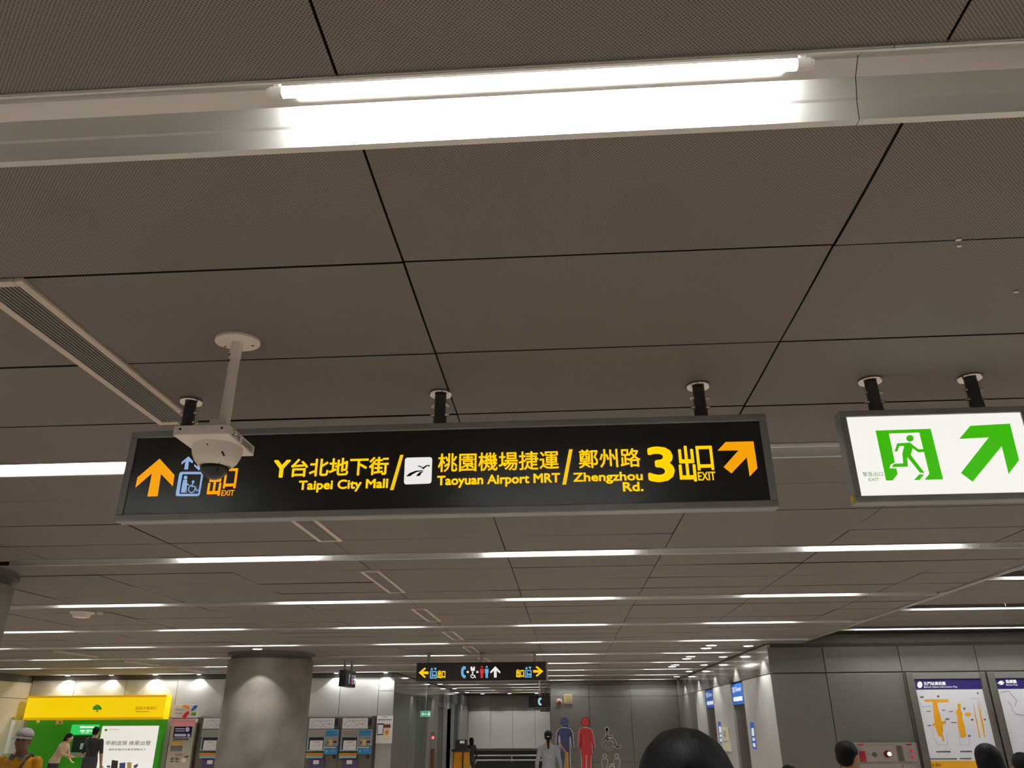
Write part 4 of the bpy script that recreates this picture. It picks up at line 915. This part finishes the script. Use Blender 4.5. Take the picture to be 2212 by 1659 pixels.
# ---------------------------------------------------------------- corridor furniture
GLASS = mat('clear_glass', (.80, .88, .86), .03, noise=0, trans=1.0, spec=.5)
cC = Crop(850, 1460, 8.335)
PG = PlaneY(23.2)
gx0, gx1 = PG.uv(*cC((400, 900))[0])[0], PG.uv(*cC((600, 900))[0])[0]; gz = PG.uv(*cC((500, 420))[0])[1]
r = empty('glass_screen', ((gx0+gx1)/2, 23.2, 0), 'clear glass screen at the corridor entrance', 'screen')
box('pane', gx0, gx1, 23.19, 23.202, 0.05, gz, GLASS, r, bev=.002); box('edge_post', gx1, gx1+.06, 23.15, 23.25, 0, PG.uv(*cC((640, 760))[0])[1], STEEL, r, bev=.005); box('base_rail', gx0, gx1, 23.16, 23.23, 0, .05, STEEL, r)
PG2 = PlaneY(23.6)
r = empty('small_exit_sign', tuple(PG2.pt(*PG2.uv(*cC((578, 740))[0]))), 'small pale green exit sign by the corridor', 'sign')
e_ = pbox('case', *cC((486, 632))[0], *cC((668, 740))[0], PG2, .06, mat('exit_pale_green', '#6fc4a0', .4, emit=.55, noise=.02), r, .006)
P_ = PlaneY(23.54); flat('arrow', [cC((505, 688), (530, 660), (540, 668), (530, 680), (605, 680), (605, 698), (530, 698), (540, 708), (530, 715))], P_, WHT, e_); flat('running_figure', [cC(*circ(640, 662, 10, n=12)), cC((625, 675), (655, 675), (660, 720), (640, 700), (622, 722))], P_, WHT, e_)
u = PG2.uv(*cC((578, 632))[0]); cyl('post', (u[0], 23.63, u[1]), (u[0], 23.63, ZC), .012, STEEL, r)
PO = PlaneY(23.5); px0_, px1_ = PO.uv(*cC((672, 1100))[0])[0], PO.uv(*cC((742, 1100))[0])[0]
r = empty('call_post', ((px0_+px1_)/2, 23.6, 0), 'brown metal call post with a small red light', 'post')
zp_ = PO.uv(*cC((705, 1010))[0])[1]
box('column', px0_, px1_, 23.5, 23.62, 0, zp_, mat('post_bronze', (.22, .13, .06), .3, .6), r, bev=.005); box('head_plate', px0_-.005, px1_+.005, 23.49, 23.5, PO.uv(*cC((705, 1310))[0])[1], zp_-.005, STEEL, r)
u = PO.uv(*cC((712, 1112))[0]); cyl('red_light', (u[0], 23.49, u[1]), (u[0], 23.475, u[1]), .035, mat('post_red_light', '#ff5a50', .3, emit=2.5), r, seg=14)
# cleaning cart
PT = PlaneY(24.6); tx0, tx1 = PT.uv(*cC((1060, 1400))[0])[0], PT.uv(*cC((1350, 1400))[0])[0]; tz = PT.uv(*cC((1200, 1345))[0])[1]
r = empty('cleaning_cart', ((tx0+tx1)/2, 24.8, 0), 'cleaning cart with an amber bag and black top tray', 'cart')
bm = bmesh.new()
n = 20; H_ = [(.18, 1.0), (.5, 1.08), (tz-.03, .98)]
rings = []
for z, k in H_:
    rings.append([bm.verts.new(((tx0+tx1)/2+k*(tx1-tx0)/2*.97*max(-1, min(1, 1.25*math.cos(2*PI*i/n)))+.01*math.sin(9*i), 24.85+.24*k*max(-1, min(1, 1.25*math.sin(2*PI*i/n))), z)) for i in range(n)])
for a, b in zip(rings, rings[1:]):
    for i in range(n): bm.faces.new((a[i], a[(i+1) % n], b[(i+1) % n], b[i]))
bm.faces.new(rings[0]); bm.faces.new(rings[-1])
bm_obj('bag', bm, mat('cart_amber_vinyl', '#c98a12', .4, noise=.12), r, True, auto=True)
box('top_tray', tx0-.02, tx1+.02, 24.58, 25.1, tz-.03, tz+.03, BLACK, r, bev=.008); box('strap', tx0+.62*(tx1-tx0), tx0+.70*(tx1-tx0), 24.575, 24.60, .2, tz, BLACK, r)
for x in (tx0+.05, tx1-.05):
    for y in (24.65, 25.05): cyl('caster', (x-.015, y, .06), (x+.015, y, .06), .06, BLACK, r, seg=16); 
box('chassis', tx0, tx1, 24.6, 25.1, .11, .18, DARKM, r, bev=.01)
bx = [PT.uv(*cC(p)[0]) for p in ((1110, 1300), (1305, 1150))]
rb = empty('supply_box', ((bx[0][0]+bx[1][0])/2, 24.8, tz+.03), 'black supply box with a white label standing on the cleaning cart', 'box')
box('box_body', bx[0][0], bx[1][0], 24.65, 24.95, tz+.031, bx[1][1], BLACK, rb, bev=.008)
a_, b_ = PT.uv(*cC((1190, 1215))[0]), PT.uv(*cC((1275, 1170))[0]); box('label', a_[0], b_[0], 24.645, 24.65, a_[1], b_[1], MAPW, rb)
# dark escalator parapet at the corridor end
PE = PlaneY(33.5); e0, e1 = PE.uv(*cC((1400, 1400))[0])[0], XWC-.1
ez = PE.uv(1100, 1616)[1]
r = empty('escalator', ((e0+e1)/2, 33.8, 0), 'dark escalator parapet with pale handrails in the corridor', 'escalator')
box('parapet', e0, e1, 33.5, 33.7, 0, ez-.10, BLACK, r, bev=.01); box('parapet_cap', e0, e1, 33.47, 33.73, ez-.10, ez, DARKM, r, bev=.02)
for y in (1632, 1642):
    z = PE.uv(1100, y)[1]; cyl('handrail', (e0, 33.42, z), (e1, 33.42, z), .03, STEEL, r, seg=12)
for x in (e0+.2, (e0+e1)/2, e1-.2): box('rail_bracket', x-.02, x+.02, 33.40, 33.51, PE.uv(1100, 1646)[1], PE.uv(1100, 1630)[1], STEEL, r)
r = empty('wall_standee', (-.62, 30.5, 0), 'narrow blue person-shaped wall plate behind the ponytail woman', 'wall figure')
PZ = PlaneX(XWC-.022, -1)
box('plate', XWC-.035, XWC-.024, 30.2, 30.8, .9, 2.05, mat('plate_blue', '#3550b0', .4, emit=.25), r, bev=.004); cyl('plate_head', (XWC-.035, 30.5, 2.16), (XWC-.024, 30.5, 2.16), .1, mat('plate_navy', '#1c2450', .4), r, seg=18)

# ---------------------------------------------------------------- people
SKIN = mat('skin', (.42, .24, .15), .5, noise=.06, scale=12); SKIND = mat('skin_tanned', (.16, .075, .045), .5, noise=.08, scale=12)
HAIR = mat('black_hair', (.005, .0045, .004), .5, noise=.3, scale=30, stretch=(6, 6, 1), bump=.2, bscale=60, spec=.12)
def add_ell(bm, c, r, seg=14, rot=None):
    g = bmesh.ops.create_uvsphere(bm, u_segments=seg, v_segments=max(6, seg*2//3), radius=1)
    for v in g['verts']:
        q = Vector((v.co.x*r[0], v.co.y*r[1], v.co.z*r[2]))
        if rot: q = rot @ q
        v.co = Vector(c)+q
def add_cap(bm, a, b, r0, r1, seg=12):
    add_cyl(bm, a, b, r0, r1, seg); add_ell(bm, a, (r0,)*3, 10); add_ell(bm, b, (r1,)*3, 10)
def add_loft(bm, secs, seg=20):
    rings = [[bm.verts.new((x+rx*math.cos(2*PI*i/seg), y+ry*math.sin(2*PI*i/seg), z)) for i in range(seg)] for z, x, y, rx, ry in secs]
    for a, b in zip(rings, rings[1:]):
        for i in range(seg): bm.faces.new((a[i], a[(i+1) % seg], b[(i+1) % seg], b[i]))
    bm.faces.new(rings[0][::-1]); bm.faces.new(rings[-1])
def seg_d(p, a, b):
    ab = b-a; t = max(0, min(1, (p-a).dot(ab)/ab.length_squared)); return (p-(a+ab*t)).length, t
def hand(bm, wr, d, s):
    d = d.normalized(); side = d.cross(Vector((0, 0, 1)));  side = side.normalized() if side.length > .2 else Vector((0, 1, 0))
    nrm = side.cross(d)
    add_cap(bm, wr, wr+d*.055, .026, .03); add_cap(bm, wr+d*.05+side*.018, wr+d*.085+side*.02, .018, .016); add_cap(bm, wr+d*.05-side*.018, wr+d*.085-side*.02, .018, .016)
    for k, l in ((-.030, .060), (-.010, .072), (.010, .066), (.030, .052)):
        b0 = wr+d*.085+side*k; m1 = b0+d*l*.55+nrm*.004; add_cap(bm, b0, m1, .0092, .0088, 8); add_cap(bm, m1, m1+(d*.8+nrm*.5)*l*.45, .0088, .0075, 8)
    t0 = wr+d*.02+side*s*.028; t1 = t0+(d*.7+side*s*.8)*.04; add_cap(bm, t0, t1, .012, .010, 8); add_cap(bm, t1, t1+(d*.95+side*s*.3)*.03, .010, .008, 8)
def person(label, loc, rz, H, shirt, trousers, skin=None, sleeve=.55, lean=0.0, arms=None, hair='short', head_yaw=0.0, fem=False, hair_m=None, voxel=.011):
    """one continuous body facing -Y before rotation; hair is a child"""
    s = H/1.70; skin = skin or SKIN
    root = empty('person', loc, label, 'person'); root.rotation_euler = (0, 0, rz)
    bm = bmesh.new(); sw = .92 if fem else 1.0
    add_loft(bm, [(.80, 0, 0, .12, .09), (.88, 0, 0, .168*(1.04 if fem else 1), .118), (.97, 0, 0, .163, .118), (1.08, 0, 0, .140*sw, .10), (1.20, 0, -.004, .155*sw, .112), (1.31, 0, -.004, .172*sw, .116), (1.385, 0, .004, .165*sw, .098), (1.435, 0, .012, .11, .07), (1.475, 0, .015, .055, .05)])
    add_cap(bm, (0, .015, 1.42), (0, .0, 1.53), .057*sw, .054*sw)
    HR = Matrix.Rotation(head_yaw, 3, 'Z'); hc = Vector((0, -.008, 1.585))
    def hp(x, y, z): return hc+HR @ Vector((x, y, z-1.585))
    add_ell(bm, hp(0, .008, 1.605), (.074, .094, .095), 20, HR); add_ell(bm, hp(0, -.028, 1.535), (.054, .062, .062), 16, HR); add_ell(bm, hp(0, -.045, 1.565), (.060, .050, .055), 14, HR)
    add_ell(bm, hp(0, -.100, 1.567), (.013, .018, .013), 10, HR); add_cap(bm, hp(0, -.088, 1.605), hp(0, -.104, 1.572), .008, .011, 8)
    add_ell(bm, hp(0, -.088, 1.528), (.025, .010, .010), 10, HR); add_cap(bm, hp(-.045, -.082, 1.617), hp(.045, -.082, 1.617), .009, .009, 8)
    for e in (-1, 1): add_ell(bm, hp(e*.077, .006, 1.572), (.010, .021, .032), 10, HR)
    for e in (-1, 1):
        add_cap(bm, (e*.085, 0, .86), (e*.095, -.005, .49), .088, .056); add_cap(bm, (e*.095, -.005, .49), (e*.097, .02, .09), .055, .038)
        add_cap(bm, (e*.097, .03, .045), (e*.105, -.10, .04), .042, .036); add_cap(bm, (e*.105, -.10, .04), (e*.107, -.155, .033), .036, .03)
    sh_ = .178*sw
    arms = arms or {}
    chains = {}
    for e in (-1, 1):
        S = Vector((e*sh_, .006, 1.385)); E_, W_ = arms.get(e, (Vector((e*.235, .03, 1.10)), Vector((e*.245, -.06, .86))))
        E_, W_ = Vector(E_), Vector(W_); chains[e] = (S, E_, W_)
        add_cap(bm, S, E_, .056*sw, .044*sw); add_cap(bm, E_, W_, .043*sw, .029); hand(bm, W_, W_-E_, -e)
    me = bpy.data.meshes.new('body'); bm.to_mesh(me); bm.free()
    o = bpy.data.objects.new('body', me); C.objects.link(o)
    rm = o.modifiers.new('r', 'REMESH'); rm.mode = 'VOXEL'; rm.voxel_size = voxel; rm.use_smooth_shade = True
    sm = o.modifiers.new('s', 'SMOOTH'); sm.factor = .5; sm.iterations = 3
    dg = bpy.context.evaluated_depsgraph_get(); me2 = bpy.data.meshes.new_from_object(o.evaluated_get(dg)); me2.name = 'body'
    bpy.data.objects.remove(o); bpy.data.meshes.remove(me)
    me2.materials.clear()
    for x in (skin, shirt, trousers, BLACK): me2.materials.append(x)
    idx = []
    for p in me2.polygons:
        c = p.center; k = 1
        if c.z < .075: k = 3
        elif c.z < .93: k = 2
        if c.z > 1.452 or (c.z > 1.425 and c.y < -.02 and abs(c.x) < .06): k = 0
        for e, (S, E_, W_) in chains.items():
            d1, t1 = seg_d(c, S, E_); d2, t2 = seg_d(c, E_, W_)
            if c.x*e > .10 and min(d1, d2) < .06 or (c-W_).length < .22 and d2 < .12 and (c.x*e > .2 or c.y < -.2):
                t = t1 if d1 < d2 else 1+t2
                if d1 < .05 or d2 < .05 or (c-W_).length < .2: k = 1 if t < sleeve*2 else 0
        pc = HR.transposed() @ (c-hc)+Vector((0, 0, 1.585))
        if k == 0 and pc.y < -.07 and abs(abs(pc.x)-.032) < .013 and abs(pc.z-1.596) < .007: k = 3
        idx.append(k)
    me2.polygons.foreach_set('material_index', idx)
    M = Matrix.Scale(s, 4)
    if lean:
        for v in me2.vertices:
            if v.co.z > .9: a = lean*min(1, (v.co.z-.9)/.25); q = Matrix.Rotation(a, 3, 'X') @ (v.co-Vector((0, 0, .92))); v.co = q+Vector((0, 0, .92))
    me2.transform(M)
    body = link('body', me2, root, loc=(0, 0, 0))
    def fin(nm, bm, mtl):
        if lean:
            for v in bm.verts:
                if v.co.z > .9: a = lean*min(1, (v.co.z-.9)/.25); v.co = Matrix.Rotation(a, 3, 'X') @ (v.co-Vector((0, 0, .92)))+Vector((0, 0, .92))
        bmesh.ops.transform(bm, matrix=M, verts=bm.verts); return bm_obj(nm, bm, mtl, root, True, loc=(0, 0, 0))
    if hair:
        bm = bmesh.new(); seg = 40 if voxel < .009 else 24
        add_ell(bm, hp(0, .020, 1.622), (.084, .098, .086), seg, HR); 
        if hair == 'short': add_ell(bm, hp(0, .052, 1.575), (.072, .062, .062), seg, HR)
        if hair in ('long', 'bob'): 
            zl = 1.36 if hair == 'long' else 1.47
            add_loft(bm, [(zl, 0, .055, .062, .03), (1.45 if hair == 'long' else 1.50, 0, .05, .082, .055), (1.54, 0, .03, .092, .08), (1.61, 0, .018, .088, .09)])
        if hair == 'pony':
            add_ell(bm, hp(0, .055, 1.575), (.074, .058, .06), seg, HR)
            add_cap(bm, hp(0, .105, 1.585), hp(0, .135, 1.52), .022, .033); add_cap(bm, hp(0, .135, 1.52), hp(0, .115, 1.37), .033, .016)
        for v in bm.verts:
            n = math.sin(v.co.x*160+v.co.z*40)*math.sin(v.co.y*130+v.co.z*25); v.co += (v.co-hc).normalized()*n*.0022
        ht = bpy.data.meshes.new('hair'); bm.to_mesh(ht); bm.free(); ho = bpy.data.objects.new('hair', ht); C.objects.link(ho)
        rm = ho.modifiers.new('r', 'REMESH'); rm.mode = 'VOXEL'; rm.voxel_size = .006 if voxel < .009 else .009
        sm = ho.modifiers.new('s', 'SMOOTH'); sm.factor = .5; sm.iterations = 6
        hm = bpy.data.meshes.new_from_object(ho.evaluated_get(bpy.context.evaluated_depsgraph_get())); bpy.data.objects.remove(ho); bpy.data.meshes.remove(ht)
        bm = bmesh.new(); bm.from_mesh(hm); bpy.data.meshes.remove(hm)
        fin('hair', bm, hair_m or HAIR)
    return root, s, fin, hp
def shirt_m(name, c, r=.8): return mat('cloth_'+name, c, r, noise=.14, scale=14, bump=.35, bscale=25)
JEAN = shirt_m('dark_trousers', (.02, .02, .025)); BLK = shirt_m('black', (.010, .009, .009)); 
def stand(px, py, y): p = on_y(px, py, y); return (p.x, y, 0), p.z
# man in the cap
l, top = stand(57, 1575, 8.4)
root, s, fin, hp = person('man in a mustard polo shirt and pale cap at lower left', l, math.radians(8), 1.63, shirt_m('mustard', '#c58a00'), JEAN, SKIND, .42, head_yaw=.1, hair=None)
CAPM = shirt_m('cap', '#a8a0a0'); 
bm = bmesh.new(); add_ell(bm, hp(0, .008, 1.632), (.088, .108, .082), 28, Matrix.Rotation(.1, 3, 'Z'))
geom = [v for v in bm.verts if v.co.z < 1.622]; bmesh.ops.delete(bm, geom=geom, context='VERTS'); cp_ = fin('cap', bm, CAPM)
bm = bmesh.new(); vs_ = []
for j in range(2):
    for i in range(15):
        a = PI+PI*i/14; k = 1.0 if j == 0 else 1.0
        vs_.append(bm.verts.new(hp(.083*math.cos(a), -.01+.10*math.sin(a)+(-.085*abs(math.sin(a)) if j else 0), 1.632-(.022 if j else 0)-.01*abs(math.cos(a)))))
for i in range(14): bm.faces.new((vs_[i], vs_[i+1], vs_[16+i], vs_[15+i]))
bmesh.ops.solidify(bm, geom=bm.faces[:], thickness=.006); fin('cap_brim', bm, CAPM)
COLL = shirt_m('collar', '#76808c')
bm = bmesh.new()
for e in (-1, 1):
    V_ = [bm.verts.new(p) for p in ((e*.015, -.085, 1.395), (e*.075, -.082, 1.41), (e*.082, -.02, 1.462), (e*.06, -.055, 1.468))]; bm.faces.new(V_)
bmesh.ops.solidify(bm, geom=bm.faces[:], thickness=.008); fin('collar', bm, COLL)
bm = bmesh.new()
pts_ = [(.105, .06, 1.43), (.11, -.0, 1.452), (.105, -.085, 1.41), (.07, -.128, 1.28), (.0, -.13, 1.15), (-.1, -.12, 1.0)]
for a, b in zip(pts_, pts_[1:]): add_cap(bm, a, b, .012, .012, 8)
fin('bag_strap', bm, BLACK)
# man at the cash machine
l, top = stand(210, 1570, 19.4)
root, s, fin, hp = person('man in a black t-shirt with his back turned at the cash machine', l, PI, top, BLK, shirt_m('brown_shorts', (.06, .035, .02)), None, .5, hair='short', arms={1: ((.24, .0, 1.12), (.22, -.2, 1.02)), -1: ((-.25, .03, 1.10), (-.25, -.05, .85))})
bg = empty('shoulder_bag', (l[0]+.05, 19.25, .75), 'dark grey shoulder bag hanging on the back of the black t-shirt man', 'bag')
bm = bmesh.new(); add_box(bm, l[0]-.06, l[0]+.24, 19.13, 19.23, .62, 1.0, .03); bm_obj('bag_body', bm, shirt_m('bag_grey', (.025, .025, .03)), bg, True)
bm = bmesh.new(); P_ = [(l[0]-.14, 19.36, 1.40), (l[0]-.13, 19.26, 1.36), (l[0]-.06, 19.235, 1.2), (l[0]+.06, 19.22, .98)]
for a, b in zip(P_, P_[1:]): add_cap(bm, a, b, .022, .022, 8)
bm_obj('strap', bm, MATS['cloth_bag_grey'], bg, True)
# woman reaching to the machine
l, top = stand(128, 1592, 19.9)
person('woman in a beige top reaching out to the cash machine', l, PI*.5, 1.56, shirt_m('beige', '#b59f86'), JEAN, mat('skin_light', (.55, .34, .21), .5, noise=.05), .30, lean=.42, arms={-1: ((-.24, -.20, 1.25), (-.22, -.44, 1.30)), 1: ((.22, -.14, 1.16), (.16, -.34, 1.06))}, hair='bob', fem=True)
# ponytail woman
l, top = stand(1184, 1578, 15.4)
root, s, fin, hp = person('woman with a ponytail and pale grey shirt walking away', l, PI, top, shirt_m('pale_grey', '#8f9298'), JEAN, None, 1.0, hair='pony', fem=True)
bm = bmesh.new(); add_cap(bm, hp(-.022, .131, 1.588), hp(.022, .131, 1.594), .0065, .0065, 8); fin('hair_tie', bm, WHITEP)
bg = empty('tote_bag', (l[0]+.32, 15.4, .9), 'tan tote bag on the right shoulder of the ponytail woman', 'bag')
bm = bmesh.new(); add_box(bm, l[0]+.285, l[0]+.36, 15.28, 15.52, .78, 1.18, .03); bm_obj('bag_body', bm, shirt_m('tan_leather', '#a87830', .5), bg, True)
bm = bmesh.new()
for a, b in (((l[0]+.31, 15.32, 1.17), (l[0]+.19, 15.36, 1.34)), ((l[0]+.19, 15.36, 1.34), (l[0]+.19, 15.46, 1.34)), ((l[0]+.19, 15.46, 1.34), (l[0]+.31, 15.48, 1.17))): add_cap(bm, a, b, .012, .012, 8)
bm_obj('strap', bm, MATS['cloth_tan_leather'], bg, True)
# person behind the cart
l, top = stand(1018, 1593, 25.3)
person('person in dark clothes with long black hair beside the cleaning cart', l, PI*1.2, top, BLK, JEAN, None, .9, hair='long', fem=True, voxel=.014)
# foreground head
l, top = stand(1472, 1576, 1.47)
person('nearest person, dark rounded head rising at the bottom of the photo', l, PI, top-.004, BLK, JEAN, None, .6, hair='short', voxel=.008)
for (px_h, py_h, y, lab, rz, hr) in ((1826, 1600, 6.2, 'dark-haired person turned towards the fire cabinet', 2.3, 'short'), (2126, 1607, 5.7, 'dark-haired person in front of the station map', PI, 'bob'), (2203, 1626, 6.4, 'person cut off by the right edge of the photo', PI*.9, 'short'), (1703, 1652, 6.6, 'person whose hair tip barely shows left of the fire cabinet', PI, 'short')):
    l, top = stand(px_h, py_h, y)
    person(lab, l, rz, top, BLK, JEAN, None, .6, hair=hr, voxel=.011)
